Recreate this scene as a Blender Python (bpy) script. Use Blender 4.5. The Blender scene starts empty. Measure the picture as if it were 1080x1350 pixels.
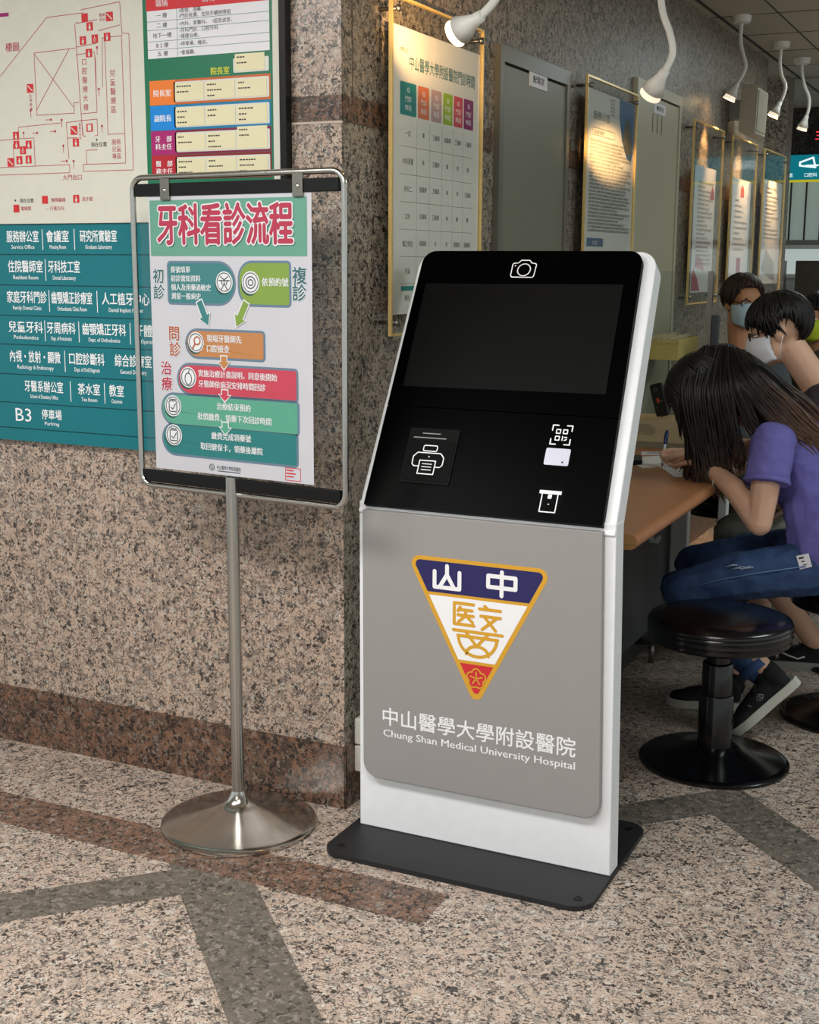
import bpy, bmesh, math, random
from mathutils import Vector, Matrix
random.seed(7)
SC = bpy.context.scene
COL = SC.collection
TMP = bpy.data.scenes.new('workbench')

# ------------------------------------------------------------------ camera
def cam_axes(yaw, pitch, roll):
    cy, sy, cp, sp = math.cos(yaw), math.sin(yaw), math.cos(pitch), math.sin(pitch)
    f = Vector((sy * cp, cy * cp, -sp)); r = Vector((cy, -sy, 0)); u = r.cross(f)
    return math.cos(roll) * r + math.sin(roll) * u, -math.sin(roll) * r + math.cos(roll) * u, f
_r, _u, _f = cam_axes(math.radians(-25.6846), math.radians(10.7987), math.radians(0.2924))
cd = bpy.data.cameras.new('camera'); cam = bpy.data.objects.new('camera', cd); COL.objects.link(cam)
cam.matrix_world = Matrix(((_r.x, _u.x, -_f.x, 1.645), (_r.y, _u.y, -_f.y, -3.013), (_r.z, _u.z, -_f.z, 1.5), (0, 0, 0, 1)))
cd.sensor_fit = 'VERTICAL'; cd.sensor_height = 24.0; cd.sensor_width = 24.0
cd.lens = 1718.69 / 1350 * 24.0
cd.clip_start = 0.05; cd.clip_end = 60
SC.camera = cam

# ------------------------------------------------------------------ light
SC.view_settings.view_transform = 'Standard'; SC.view_settings.look = 'None'
SC.view_settings.gamma = 1.0; SC.view_settings.use_curve_mapping = False
SC.view_settings.exposure = 0.5
w = bpy.data.worlds.new('world'); SC.world = w; w.use_nodes = True
w.node_tree.nodes['Background'].inputs[0].default_value = (0.90, 0.97, 0.97, 1)
w.node_tree.nodes['Background'].inputs[1].default_value = 0.55
def area(name, loc, size, power, color, rot=(0, 0, 0)):
    l = bpy.data.lights.new(name, 'AREA'); l.shape = 'RECTANGLE'; l.size, l.size_y = size
    l.energy = power; l.color = color
    o = bpy.data.objects.new(name, l); COL.objects.link(o); o.location = loc; o.rotation_euler = rot
    return o
area('ceiling_light_panel', (-0.9, -1.9, 2.68), (1.2, 0.6), 37, (1, 0.975, 0.945))
area('ceiling_light_panel.001', (0.9, -1.9, 2.68), (1.2, 0.6), 35, (1, 0.98, 0.95))
area('ceiling_light_panel.002', (0.4, -4.2, 2.68), (1.2, 0.6), 40, (1, 0.985, 0.96))
area('ceiling_light_panel.003', (2.7, 1.2, 2.68), (0.6, 1.2), 22, (0.88, 1, 0.98))
area('ceiling_light_panel.004', (1.05, 4.9, 2.68), (0.9, 0.6), 12, (0.9, 1, 0.98))

# ------------------------------------------------------------------ materials
def lin(c):
    return tuple((v / 255 / 12.92) if v / 255 <= 0.04045 else ((v / 255 + 0.055) / 1.055) ** 2.4 for v in c)
MATS = {}
def mat(name, rgb, rough=0.5, metal=0.0, spec=0.5, var=0.05, vscale=30, emit=0, alpha=1, bump=0.0, bscale=200, trans=0, ior=1.45, coat=0):
    if name in MATS: return MATS[name]
    m = bpy.data.materials.new(name); m.use_nodes = True; nt = m.node_tree; b = nt.nodes['Principled BSDF']
    c = lin(rgb) + (1,)
    b.inputs['Base Color'].default_value = c; b.inputs['Roughness'].default_value = rough; b.inputs['Metallic'].default_value = metal
    b.inputs['Specular IOR Level'].default_value = spec; b.inputs['IOR'].default_value = ior
    if coat: b.inputs['Coat Weight'].default_value = coat
    if trans: b.inputs['Transmission Weight'].default_value = trans
    if alpha < 1: b.inputs['Alpha'].default_value = alpha
    if emit:
        b.inputs['Emission Color'].default_value = c; b.inputs['Emission Strength'].default_value = emit
    if var or bump:
        g = nt.nodes.new('ShaderNodeNewGeometry')
    if var and not emit:
        n = nt.nodes.new('ShaderNodeTexNoise'); n.inputs['Scale'].default_value = vscale; n.inputs['Detail'].default_value = 3
        nt.links.new(g.outputs['Position'], n.inputs['Vector'])
        mx = nt.nodes.new('ShaderNodeMix'); mx.data_type = 'RGBA'
        mx.inputs['A'].default_value = tuple(v * (1 - var) for v in c[:3]) + (1,)
        mx.inputs['B'].default_value = tuple(min(1, v * (1 + var)) for v in c[:3]) + (1,)
        nt.links.new(n.outputs['Fac'], mx.inputs['Factor']); nt.links.new(mx.outputs['Result'], b.inputs['Base Color'])
    if bump:
        n2 = nt.nodes.new('ShaderNodeTexNoise'); n2.inputs['Scale'].default_value = bscale; n2.inputs['Detail'].default_value = 4
        nt.links.new(g.outputs['Position'], n2.inputs['Vector'])
        bp = nt.nodes.new('ShaderNodeBump'); bp.inputs['Strength'].default_value = bump; bp.inputs['Distance'].default_value = 0.004
        nt.links.new(n2.outputs['Fac'], bp.inputs['Height']); nt.links.new(bp.outputs['Normal'], b.inputs['Normal'])
    MATS[name] = m
    return m

def granite(name, stops, dark, pale, scale=70, rough=0.3, fleck=0.5, line=0.75):
    """polished granite: soft feldspar patches, thin broken dark seams, black mica flecks and pale chips"""
    m = bpy.data.materials.new(name); m.use_nodes = True; nt = m.node_tree; N = nt.nodes; L = nt.links
    b = N['Principled BSDF']; b.inputs['Roughness'].default_value = rough
    g = N.new('ShaderNodeNewGeometry')
    def noise(sc, det=2, src=None):
        n = N.new('ShaderNodeTexNoise'); n.inputs['Scale'].default_value = sc; n.inputs['Detail'].default_value = det
        L.new(src or g.outputs['Position'], n.inputs['Vector']); return n
    def math_(op, a, b_=None, c=None, clamp=False):
        n = N.new('ShaderNodeMath'); n.operation = op; n.use_clamp = clamp
        for k, v in enumerate((a, b_, c)):
            if v is None: continue
            if hasattr(v, 'node'): L.new(v, n.inputs[k])
            else: n.inputs[k].default_value = v
        return n.outputs[0]
    def mix(f, a, b_):
        x = N.new('ShaderNodeMix'); x.data_type = 'RGBA'; L.new(f, x.inputs['Factor'])
        for k, v in (('A', a), ('B', b_)):
            if isinstance(v, tuple): x.inputs[k].default_value = lin(v) + (1,)
            else: L.new(v, x.inputs[k])
        return x.outputs['Result']
    n = noise(60)
    w_ = N.new('ShaderNodeVectorMath'); w_.operation = 'MULTIPLY_ADD'; w_.inputs[1].default_value = (0.03,) * 3
    L.new(n.outputs['Color'], w_.inputs[0]); L.new(g.outputs['Position'], w_.inputs[2]); P = w_.outputs[0]
    v = N.new('ShaderNodeTexVoronoi'); v.inputs['Scale'].default_value = scale; L.new(P, v.inputs['Vector'])
    sep = N.new('ShaderNodeSeparateColor'); L.new(v.outputs['Color'], sep.inputs[0])
    r = N.new('ShaderNodeValToRGB'); L.new(sep.outputs[0], r.inputs['Fac'])
    while len(r.color_ramp.elements) > 1: r.color_ramp.elements.remove(r.color_ramp.elements[0])
    for k, (p, c) in enumerate(stops):
        e = r.color_ramp.elements[0] if k == 0 else r.color_ramp.elements.new(p)
        e.position = p; e.color = lin(c) + (1,)
    col = r.outputs['Color']
    # pale chips
    v3 = N.new('ShaderNodeTexVoronoi'); v3.inputs['Scale'].default_value = scale * 1.5; L.new(P, v3.inputs['Vector'])
    s3 = N.new('ShaderNodeSeparateColor'); L.new(v3.outputs['Color'], s3.inputs[0])
    col = mix(math_('MULTIPLY', math_('GREATER_THAN', s3.outputs[1], 0.84), 0.7), col, pale)
    # seams: iso-lines of a noise, broken by a second one
    a = noise(85, 1.5); iso = math_('ABSOLUTE', math_('SUBTRACT', a.outputs['Fac'], 0.5))
    brk = noise(38, 2)
    seam = math_('MULTIPLY', math_('LESS_THAN', iso, math_('MULTIPLY', math_('SUBTRACT', brk.outputs['Fac'], 0.33, clamp=True), 0.2)), line)
    col = mix(seam, col, tuple(int(d * 1.5) for d in dark))
    # mica flecks
    v2 = N.new('ShaderNodeTexVoronoi'); v2.inputs['Scale'].default_value = scale * 1.35; L.new(P, v2.inputs['Vector'])
    s2 = N.new('ShaderNodeSeparateColor'); L.new(v2.outputs['Color'], s2.inputs[0])
    clump = noise(15, 2)
    thr = math_('SUBTRACT', math_('MULTIPLY', clump.outputs['Fac'], fleck), math_('MULTIPLY', s2.outputs[2], 0.42))
    col = mix(math_('MULTIPLY', math_('LESS_THAN', v2.outputs['Distance'], math_('MULTIPLY', thr, 2.4)), 0.88), col, dark)
    gr = noise(300, 3)
    mp = N.new('ShaderNodeMapRange'); mp.inputs['From Min'].default_value = 0.3; mp.inputs['From Max'].default_value = 0.7; mp.inputs['To Min'].default_value = 0.84; mp.inputs['To Max'].default_value = 1.1
    L.new(gr.outputs['Fac'], mp.inputs['Value'])
    mx = N.new('ShaderNodeVectorMath'); mx.operation = 'SCALE'; L.new(col, mx.inputs[0]); L.new(mp.outputs[0], mx.inputs['Scale'])
    L.new(mx.outputs[0], b.inputs['Base Color'])
    MATS[name] = m
    return m

PINK = granite('pink_granite', [(0, (138, 125, 115)), (0.3, (170, 150, 135)), (0.65, (194, 169, 150)), (1, (182, 161, 144))], (38, 36, 36), (194, 186, 174), 64, fleck=0.45)
WALLG = granite('grey_granite', [(0, (104, 98, 88)), (0.3, (140, 130, 116)), (0.65, (160, 147, 130)), (1, (150, 139, 123))], (36, 34, 31), (162, 156, 144), 58, rough=0.45, line=0.8, fleck=0.5)
BROWN = granite('brown_granite', [(0, (72, 60, 52)), (0.3, (108, 84, 69)), (0.65, (130, 94, 74)), (1, (100, 80, 67))], (34, 29, 27), (132, 122, 112), 62, fleck=0.55)
FLOORG = granite('floor_granite', [(0, (150, 140, 130)), (0.3, (184, 166, 152)), (0.65, (198, 175, 158)), (1, (188, 171, 156))], (38, 37, 38), (208, 201, 190), 66, rough=0.3, fleck=0.46)
FLOORB = granite('floor_brown_granite', [(0, (90, 77, 67)), (0.3, (124, 99, 84)), (0.65, (144, 108, 88)), (1, (118, 96, 82))], (42, 37, 35), (158, 148, 138), 66, rough=0.3, fleck=0.5)
FLOORK = granite('floor_grey_granite', [(0, (86, 81, 74)), (0.3, (104, 98, 89)), (0.65, (118, 110, 100)), (1, (106, 100, 91))], (60, 57, 53), (148, 141, 130), 66, rough=0.3, line=0.5, fleck=0.45)
DARKG = granite('dark_granite', [(0, (44, 42, 38)), (0.5, (62, 58, 52)), (1, (76, 71, 64))], (24, 22, 21), (90, 86, 80), 60, rough=0.15)

WHITE = mat('white_powder_coat', (236, 238, 240), 0.42)
IVORY = mat('ivory_plastic', (216, 212, 200), 0.45)
CREAM = mat('cream_board', (212, 210, 197), 0.5)
STEEL = mat('brushed_steel', (190, 188, 182), 0.22, metal=1.0, var=0.08, vscale=120)
CHROME = mat('polished_steel', (200, 198, 192), 0.16, metal=1.0, var=0.05)
DSTEEL = mat('dull_steel', (140, 138, 130), 0.35, metal=1.0)
BRASS = mat('brass_edge', (232, 200, 128), 0.3, metal=0.35)
BLACK = mat('black_plastic', (14, 14, 15), 0.42, spec=0.3)
BLACKGLASS = mat('black_glass', (2, 2, 2), 0.3, spec=0.02, var=0)
SCREENM = mat('dark_screen', (20, 20, 20), 0.38, spec=0.05, var=0.02)
BASEPL = mat('black_base_steel', (34, 35, 37), 0.5, spec=0.4)
GREYP = mat('warm_grey_panel', (150, 147, 145), 0.42, spec=0.4, var=0.02)
GLOSSK = mat('black_vinyl', (7, 7, 9), 0.2, spec=0.6, var=0)
GLOSSB = mat('black_enamel', (8, 8, 9), 0.18, spec=0.6, var=0)
PRINTW = mat('white_print', (240, 240, 242), 0.5, var=0)
PRINTK = mat('black_print', (48, 46, 44), 0.6, var=0)
PAPER = mat('white_paper', (226, 226, 230), 0.6, var=0.02)
PAPER2 = mat('poster_paper', (192, 192, 199), 0.5, var=0.05, vscale=9)
TEAL = mat('teal_board', (8, 112, 122), 0.32, var=0.03)
TEALD = mat('teal_board_edge', (4, 84, 92), 0.35)
GREENB = mat('green_board', (22, 112, 80), 0.4)
REDP = mat('red_print', (204, 44, 52), 0.5, var=0)
MAPRED = mat('crimson_print', (176, 50, 72), 0.5, var=0)
GOLD = mat('gold_print', (214, 160, 48), 0.4, var=0)
NAVY = mat('navy_print', (38, 36, 92), 0.4, var=0)
CEILM = mat('ceiling_panel_paint', (176, 172, 158), 0.6)
CEILJ = mat('ceiling_joint', (60, 58, 52), 0.7)
OAK = mat('oak_veneer', (176, 122, 84), 0.35, var=0.12, vscale=14)
OAKE = mat('oak_edge', (172, 130, 76), 0.45, var=0.1, vscale=30)

def acrylic(name, tint=(1, 1, 1), a=0.12, rough=0.03):
    """clear sheet: mostly see-through with a glossy coat"""
    m = bpy.data.materials.new(name); m.use_nodes = True; nt = m.node_tree; N = nt.nodes
    N.remove(N['Principled BSDF'])
    t = N.new('ShaderNodeBsdfTransparent'); t.inputs[0].default_value = tuple(tint) + (1,)
    g = N.new('ShaderNodeBsdfGlossy'); g.inputs['Roughness'].default_value = rough
    lw = N.new('ShaderNodeLayerWeight'); lw.inputs['Blend'].default_value = 0.5
    pw = N.new('ShaderNodeMath'); pw.operation = 'POWER'; pw.inputs[1].default_value = 4.0; nt.links.new(lw.outputs['Facing'], pw.inputs[0])
    ma = N.new('ShaderNodeMath'); ma.operation = 'MULTIPLY_ADD'; ma.inputs[1].default_value = 0.55; ma.inputs[2].default_value = a * 0.25; nt.links.new(pw.outputs[0], ma.inputs[0])
    mx = N.new('ShaderNodeMixShader'); nt.links.new(ma.outputs[0], mx.inputs[0])
    nt.links.new(t.outputs[0], mx.inputs[1]); nt.links.new(g.outputs[0], mx.inputs[2])
    nt.links.new(mx.outputs[0], N['Material Output'].inputs['Surface'])
    MATS[name] = m
    return m
ACR = acrylic('clear_acrylic', (0.97, 0.98, 0.97), 0.10)
ACR2 = acrylic('panel_acrylic', (0.985, 0.99, 0.98), 0.12, 0.06)
GLASS = acrylic('partition_glass', (0.93, 0.96, 0.95), 0.14)

# ------------------------------------------------------------------ mesh kit (everything is authored in place coordinates)
class F:
    """a drawing plane: origin, right, up; c is the height above it"""
    def __init__(s, o, u, v):
        s.o = Vector(o); s.u = Vector(u).normalized(); s.v = Vector(v).normalized(); s.n = s.u.cross(s.v)
    def p(s, a, b, c=0.0): return s.o + s.u * a + s.v * b + s.n * c
    def m(s):
        return Matrix(((s.u.x, s.v.x, s.n.x, s.o.x), (s.u.y, s.v.y, s.n.y, s.o.y), (s.u.z, s.v.z, s.n.z, s.o.z), (0, 0, 0, 1)))
    def shift(s, a, b, c=0): return F(s.p(a, b, c), s.u, s.v)
FZ = F((0, 0, 0), (1, 0, 0), (0, 1, 0))
def basis(d):
    d = Vector(d).normalized(); a = Vector((0, 0, 1)) if abs(d.z) < 0.9 else Vector((1, 0, 0))
    x = a.cross(d).normalized(); return x, d.cross(x), d
def rrect(x0, y0, x1, y1, r=0.0, n=5):
    rs = r if isinstance(r, (tuple, list)) else (r, r, r, r)     # bl, br, tr, tl
    out = []
    for (cx, cy, a0), q in zip(((x0, y0, 180), (x1, y0, 270), (x1, y1, 0), (x0, y1, 90)), rs):
        if q <= 0: out.append((cx, cy)); continue
        ox = cx + (q if cx == x0 else -q); oy = cy + (q if cy == y0 else -q)
        for k in range(n + 1):
            a = math.radians(a0 + 90 * k / n); out.append((ox + q * math.cos(a), oy + q * math.sin(a)))
    return out
def rpoly(pts, r, n=5):
    """round the corners of a convex polygon"""
    out = []; N = len(pts)
    for i in range(N):
        p = Vector(pts[i]); a = (Vector(pts[i - 1]) - p); b = (Vector(pts[(i + 1) % N]) - p)
        q = r[i] if isinstance(r, (list, tuple)) else r
        if q <= 0: out.append(tuple(p)); continue
        a.normalize(); b.normalize(); h = math.acos(max(-1, min(1, a.dot(b)))) / 2
        t = q / math.tan(h); c = p + (a + b).normalized() * (q / math.sin(h))
        s = p + a * t - c; e = p + b * t - c
        a0 = math.atan2(s.y, s.x); a1 = math.atan2(e.y, e.x); d = (a1 - a0 + math.pi) % (2 * math.pi) - math.pi
        for k in range(n + 1): out.append((c.x + q * math.cos(a0 + d * k / n), c.y + q * math.sin(a0 + d * k / n)))
    return out
def circ(cx, cy, r, n=24, ry=None):
    return [(cx + r * math.cos(2 * math.pi * k / n), cy + (ry or r) * math.sin(2 * math.pi * k / n)) for k in range(n)]

class B:
    def __init__(s): s.bm = bmesh.new(); s.mi = 0; s.tick = 0
    def face(s, vs, smooth=False):
        try: f = s.bm.faces.new(vs)
        except ValueError: return None
        f.material_index = s.mi; f.smooth = smooth; return f
    def prism(s, poly, fr=FZ, c0=0.0, c1=0.01, smooth=False):
        a = [s.bm.verts.new(fr.p(x, y, c0)) for x, y in poly]; b = [s.bm.verts.new(fr.p(x, y, c1)) for x, y in poly]
        ar = sum(poly[i - 1][0] * poly[i][1] - poly[i][0] * poly[i - 1][1] for i in range(len(poly)))
        n = len(poly)
        if ar < 0: a.reverse(); b.reverse()
        s.face(b); s.face(a[::-1])
        for i in range(n):
            j = (i + 1) % n; s.face([a[i], a[j], b[j], b[i]], smooth)
        return s
    def flat(s, poly, fr=FZ, c=0.0):
        ar = sum(poly[i - 1][0] * poly[i][1] - poly[i][0] * poly[i - 1][1] for i in range(len(poly)))
        if ar < 0: poly = poly[::-1]
        s.face([s.bm.verts.new(fr.p(x, y, c)) for x, y in poly]); return s
    def rect(s, fr, x0, y0, x1, y1, c=0.0): return s.flat([(x0, y0), (x1, y0), (x1, y1), (x0, y1)], fr, c)
    def box(s, x0, y0, z0, x1, y1, z1, fr=FZ, bev=0.0):
        if bev: return s.rbox(x0, y0, z0, x1, y1, z1, fr, bev)
        return s.prism([(x0, y0), (x1, y0), (x1, y1), (x0, y1)], fr, z0, z1)
    def rbox(s, x0, y0, z0, x1, y1, z1, fr=FZ, bev=0.004, seg=2):
        t = bmesh.new(); vs = []
        for z in (z0, z1):
            for x, y in ((x0, y0), (x1, y0), (x1, y1), (x0, y1)): vs.append(t.verts.new(fr.p(x, y, z)))
        for q in ((3, 2, 1, 0), (4, 5, 6, 7), (0, 1, 5, 4), (1, 2, 6, 5), (2, 3, 7, 6), (3, 0, 4, 7)): t.faces.new([vs[i] for i in q])
        bmesh.ops.bevel(t, geom=t.edges[:], offset=bev, segments=seg, affect='EDGES', profile=0.5)
        s.take(t); return s
    def take(s, t, M=None, smooth=None):
        vm = {}
        for v in t.verts: vm[v] = s.bm.verts.new(M @ v.co if M else v.co)
        for f in t.faces: s.face([vm[v] for v in f.verts], f.smooth if smooth is None else smooth)
        t.free()
    def ring(s, c, x, y, r, seg): return [s.bm.verts.new(Vector(c) + x * (r * math.cos(2 * math.pi * k / seg)) + y * (r * math.sin(2 * math.pi * k / seg))) for k in range(seg)]
    def tube(s, pts, rad, seg=12, caps=True, closed=False, smooth=True):
        pts = [Vector(p) for p in pts]; n = len(pts); rad = rad if isinstance(rad, (list, tuple)) else [rad] * n
        rings = []; up = None
        for i, p in enumerate(pts):
            d = (pts[(i + 1) % n] - pts[i - 1]) if closed or 0 < i < n - 1 else (pts[1] - pts[0] if i == 0 else pts[-1] - pts[-2])
            d.normalize()
            if up is None: x, y, _ = basis(d)
            else:
                x = up - d * up.dot(d); x.normalize(); y = d.cross(x)
            up = x; rings.append(s.ring(p, x, y, rad[i], seg))
        for i in range(n if closed else n - 1):
            a, b = rings[i], rings[(i + 1) % n]
            for k in range(seg): s.face([a[k], a[(k + 1) % seg], b[(k + 1) % seg], b[k]], smooth)
        if caps and not closed: s.face(rings[0][::-1]); s.face(rings[-1])
        return s
    def cyl(s, p0, p1, r0, r1=None, seg=20): return s.tube([p0, p1], [r0, r0 if r1 is None else r1], seg)
    def lathe(s, prof, o=(0, 0, 0), ax=(0, 0, 1), seg=40, smooth=True):
        x, y, d = basis(ax); o = Vector(o); rings = []
        for r, z in prof:
            rings.append([s.bm.verts.new(o + d * z)] if r < 1e-6 else s.ring(o + d * z, x, y, r, seg))
        for a, b in zip(rings, rings[1:]):
            for k in range(seg):
                j = (k + 1) % seg
                if len(a) == 1 and len(b) == 1: continue
                if len(a) == 1: s.face([a[0], b[j], b[k]][::-1] if 0 else [a[0], b[k], b[j]][::-1], smooth)
                elif len(b) == 1: s.face([a[k], a[j], b[0]], smooth)
                else: s.face([a[k], a[j], b[j], b[k]], smooth)
        return s
    def ell(s, c, r, R=None, sub=3):
        t = bmesh.new(); bmesh.ops.create_icosphere(t, subdivisions=sub, radius=1)
        M = Matrix.Translation(Vector(c)) @ (R.to_4x4() if R else Matrix.Identity(4)) @ Matrix.Diagonal((r[0], r[1], r[2], 1))
        s.take(t, M, True); return s
    def rc(s, p0, r0, p1, r1, seg=12):
        """rounded cone = hull of two spheres"""
        p0, p1 = Vector(p0), Vector(p1); t = bmesh.new()
        for p, r in ((p0, r0), (p1, r1)):
            bmesh.ops.create_icosphere(t, subdivisions=2, radius=r, matrix=Matrix.Translation(p))
        for f in t.faces[:]: t.faces.remove(f)
        bmesh.ops.convex_hull(t, input=t.verts[:])
        for v in [v for v in t.verts if not v.link_faces]: t.verts.remove(v)
        s.take(t, None, True); return s
    def chain(s, pts, rs):
        for i in range(len(pts) - 1): s.rc(pts[i], rs[i], pts[i + 1], rs[i + 1])
        return s
    def stroke(s, fr, pts, w, c=0.0, closed=False, joints=True):
        P = [Vector(p) for p in pts]; n = len(P)
        for i in range(n if closed else n - 1):
            s.tick = (s.tick + 1) % 14; a, b = P[i], P[(i + 1) % n]; d = b - a
            if d.length < 1e-7: continue
            d.normalize(); q = Vector((-d.y, d.x)) * (w / 2)
            s.flat([tuple(a - q), tuple(b - q), tuple(b + q), tuple(a + q)], fr, c + s.tick * 0.00002)
        if joints:
            for p in P: s.tick = (s.tick + 1) % 14; s.flat(circ(p.x, p.y, w / 2, 10), fr, c + s.tick * 0.00002)
        return s
    def text(s, fr, body, x, y, size, width=None, align='l', c=0.0, bold=0.0, sx=1.0):
        """lettering: x,y = left (or centre) end of the baseline; width squeezes or widens the run"""
        cu = bpy.data.curves.new('t', 'FONT'); cu.body = body; cu.resolution_u = 2
        o = bpy.data.objects.new('t', cu); TMP.collection.objects.link(o)
        vl = TMP.view_layers[0]; vl.update()
        me = bpy.data.meshes.new_from_object(o.evaluated_get(vl.depsgraph))
        bpy.data.objects.remove(o); bpy.data.curves.remove(cu)
        if not me.vertices: return s
        xs = [v.co.x for v in me.vertices]; x0, x1 = min(xs), max(xs)
        kx = (width / (x1 - x0)) if width else size * sx
        off = 0 if align == 'l' else -(x1 - x0) / 2 * kx if align == 'c' else -(x1 - x0) * kx
        d = bold * size * 0.9                      # heavier strokes: the run is laid down again, shifted a little
        for n_, (ox, oy) in enumerate([(0, 0)] if bold <= 0 else [(-d, 0), (d, 0)] if size < 0.03 else [(-d, 0), (d, 0), (0, d), (0, -d)]):
            vs = [s.bm.verts.new(fr.p(x + off + (v.co.x - x0) * kx + ox, y + v.co.y * size + oy, c + n_ * 0.00004)) for v in me.vertices]
            for p in me.polygons: s.face([vs[i] for i in p.vertices])
        bpy.data.meshes.remove(me)
        return s

WM = {}
def world_of(o):
    return WM.get(o.name, Matrix.Identity(4))
def obj(name, b, m, parent=None, sharp=None):
    bm = b.bm; mw = world_of(parent) if parent else Matrix.Identity(4)
    bm.normal_update()
    org = Vector((0, 0, 0))
    if parent is None:                      # a thing that is one mesh: origin at its base
        if bm.verts:
            xs = [v.co for v in bm.verts]
            org = Vector(((min(v.x for v in xs) + max(v.x for v in xs)) / 2, (min(v.y for v in xs) + max(v.y for v in xs)) / 2, min(v.z for v in xs)))
        bmesh.ops.translate(bm, verts=bm.verts[:], vec=-org)
    else:
        bmesh.ops.transform(bm, verts=bm.verts[:], matrix=mw.inverted())
    me = bpy.data.meshes.new(name); bm.to_mesh(me); bm.free()
    for k in (m if isinstance(m, (list, tuple)) else [m]): me.materials.append(k)
    if sharp: me.set_sharp_from_angle(angle=math.radians(sharp))
    o = bpy.data.objects.new(name, me); COL.objects.link(o)
    if parent: o.parent = parent; WM[o.name] = mw.copy()
    else: o.location = org; WM[o.name] = Matrix.Translation(org)
    return o
def thing(name, label, cat, loc, group=None, rz=0.0):
    o = bpy.data.objects.new(name, None); COL.objects.link(o); o.location = loc; o.rotation_euler = (0, 0, rz)
    o.empty_display_size = 0.1
    WM[o.name] = Matrix.Translation(Vector(loc)) @ Matrix.Rotation(rz, 4, 'Z')
    return tag(o, label, cat, group)
def tag(o, label, cat, group=None, kind=None):
    o['label'] = label; o['category'] = cat
    if group: o['group'] = group
    if kind: o['kind'] = kind
    return o
def struct(name, b, m, parent=None):
    o = obj(name, b, m, parent)
    if not parent: o['kind'] = 'structure'
    return o
def dup(root, loc, label, rz=None):
    r = root.copy(); COL.objects.link(r); r.location = loc; r['label'] = label
    if rz is not None: r.rotation_euler = (0, 0, rz)
    for ch in list(root.children):
        c = ch.copy(); COL.objects.link(c); c.parent = r
        for g in ch.children:
            d = g.copy(); COL.objects.link(d); d.parent = c
    return r
def flesh(name, b, m, parent, voxel=0.006, it=6, fac=0.5, disp=0, dscale=0.05, mats=None, paint=None):
    """fuse overlapping volumes into one continuous skin"""
    me = bpy.data.meshes.new(name); b.bm.to_mesh(me); b.bm.free()
    o = bpy.data.objects.new('w', me); TMP.collection.objects.link(o)
    r = o.modifiers.new('r', 'REMESH'); r.mode = 'VOXEL'; r.voxel_size = voxel
    s = o.modifiers.new('s', 'SMOOTH'); s.factor = fac; s.iterations = it
    if disp:
        t = bpy.data.textures.new('d', 'CLOUDS'); t.noise_scale = dscale
        d = o.modifiers.new('d', 'DISPLACE'); d.texture = t; d.strength = disp; d.texture_coords = 'GLOBAL'; d.mid_level = 0.5
    vl = TMP.view_layers[0]; vl.update()
    out = bpy.data.meshes.new_from_object(o.evaluated_get(vl.depsgraph))
    bpy.data.objects.remove(o); bpy.data.meshes.remove(me)
    q = B(); q.bm.from_mesh(out); bpy.data.meshes.remove(out)
    for f in q.bm.faces:
        f.smooth = True
        f.material_index = paint(f.calc_center_median()) if paint else 0
    return obj(name, q, m, parent)
WA = F((0, 0, 0), (1, 0, 0), (0, 0, 1))       # the wall with the directory, out = -y
WB = F((0, 0, 0), (0, 1, 0), (0, 0, 1))       # the wall with the notice panels, out = +x
# ------------------------------------------------------------------ setting
b = B(); b.rect(FZ, -5, -7, 6, 10, 0); 
b.mi = 1; b.rect(FZ, -5, -0.495, 0.47, -0.335, 0.0006)
b.mi = 2
def band(fr_pts): b.flat(fr_pts, FZ, 0.0004)
# grey bands at 45 degrees: x - y = k and x + y = k
def dband(k0, k1, a, e):  # along x-y=k ; a,e = range of x+y
    band([((a + k0) / 2, (a - k0) / 2), ((a + k1) / 2, (a - k1) / 2), ((e + k1) / 2, (e - k1) / 2), ((e + k0) / 2, (e - k0) / 2)])
def sband(k0, k1, a, e):  # along x+y=k ; a,e = range of x-y
    b.flat([((k0 + a) / 2, (k0 - a) / 2), ((k1 + a) / 2, (k1 - a) / 2), ((k1 + e) / 2, (k1 - e) / 2), ((k0 + e) / 2, (k0 - e) / 2)], FZ, 0.0005)
dband(0.313, 0.51, -8, -0.45)
dband(0.313, 0.51, 0.6, 1.59)
sband(-0.735, -0.475, 0.25, 9)
sband(1.35, 1.60, 0.313, 9)
sband(3.45, 3.7, 0.313, 9)
dband(-3.9, -3.7, 1.6, 8)
struct('floor', b, [FLOORG, FLOORB, FLOORK])

b = B(); cz = 2.725
b.box(-5, -7, cz, 6, 10, cz + 0.08); b.mi = 1
for k in range(-11, 17): b.box(0.0, k * 0.6 + 0.28, cz - 0.0012, 6, k * 0.6 + 0.292, cz)
for x in (0.035, 0.33, 0.93, 1.53, 2.13, 2.73, 3.33, 3.93): b.box(x, -7, cz - 0.0012, x + (0.02 if x < 0.1 else 0.009), 10, cz)
struct('ceiling', b, [CEILM, CEILJ])

def granite_wall(name, fr, u0, u1, m, depth, top=2.725):
    b = B()
    b.prism([(u0, 0), (u1, 0), (u1, top), (u0, top)], fr, -depth, 0)
    o = struct(name, b, m)
    return o
wa = granite_wall('wall_left', WA, -5, -0.0004, PINK, 0.3)
b = B(); b.prism([(0.0006, 0), (5.42, 0), (5.42, 2.725), (0.0006, 2.725)], WB, -0.3, 0)
wb = struct('wall_right', b, WALLG)
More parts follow.
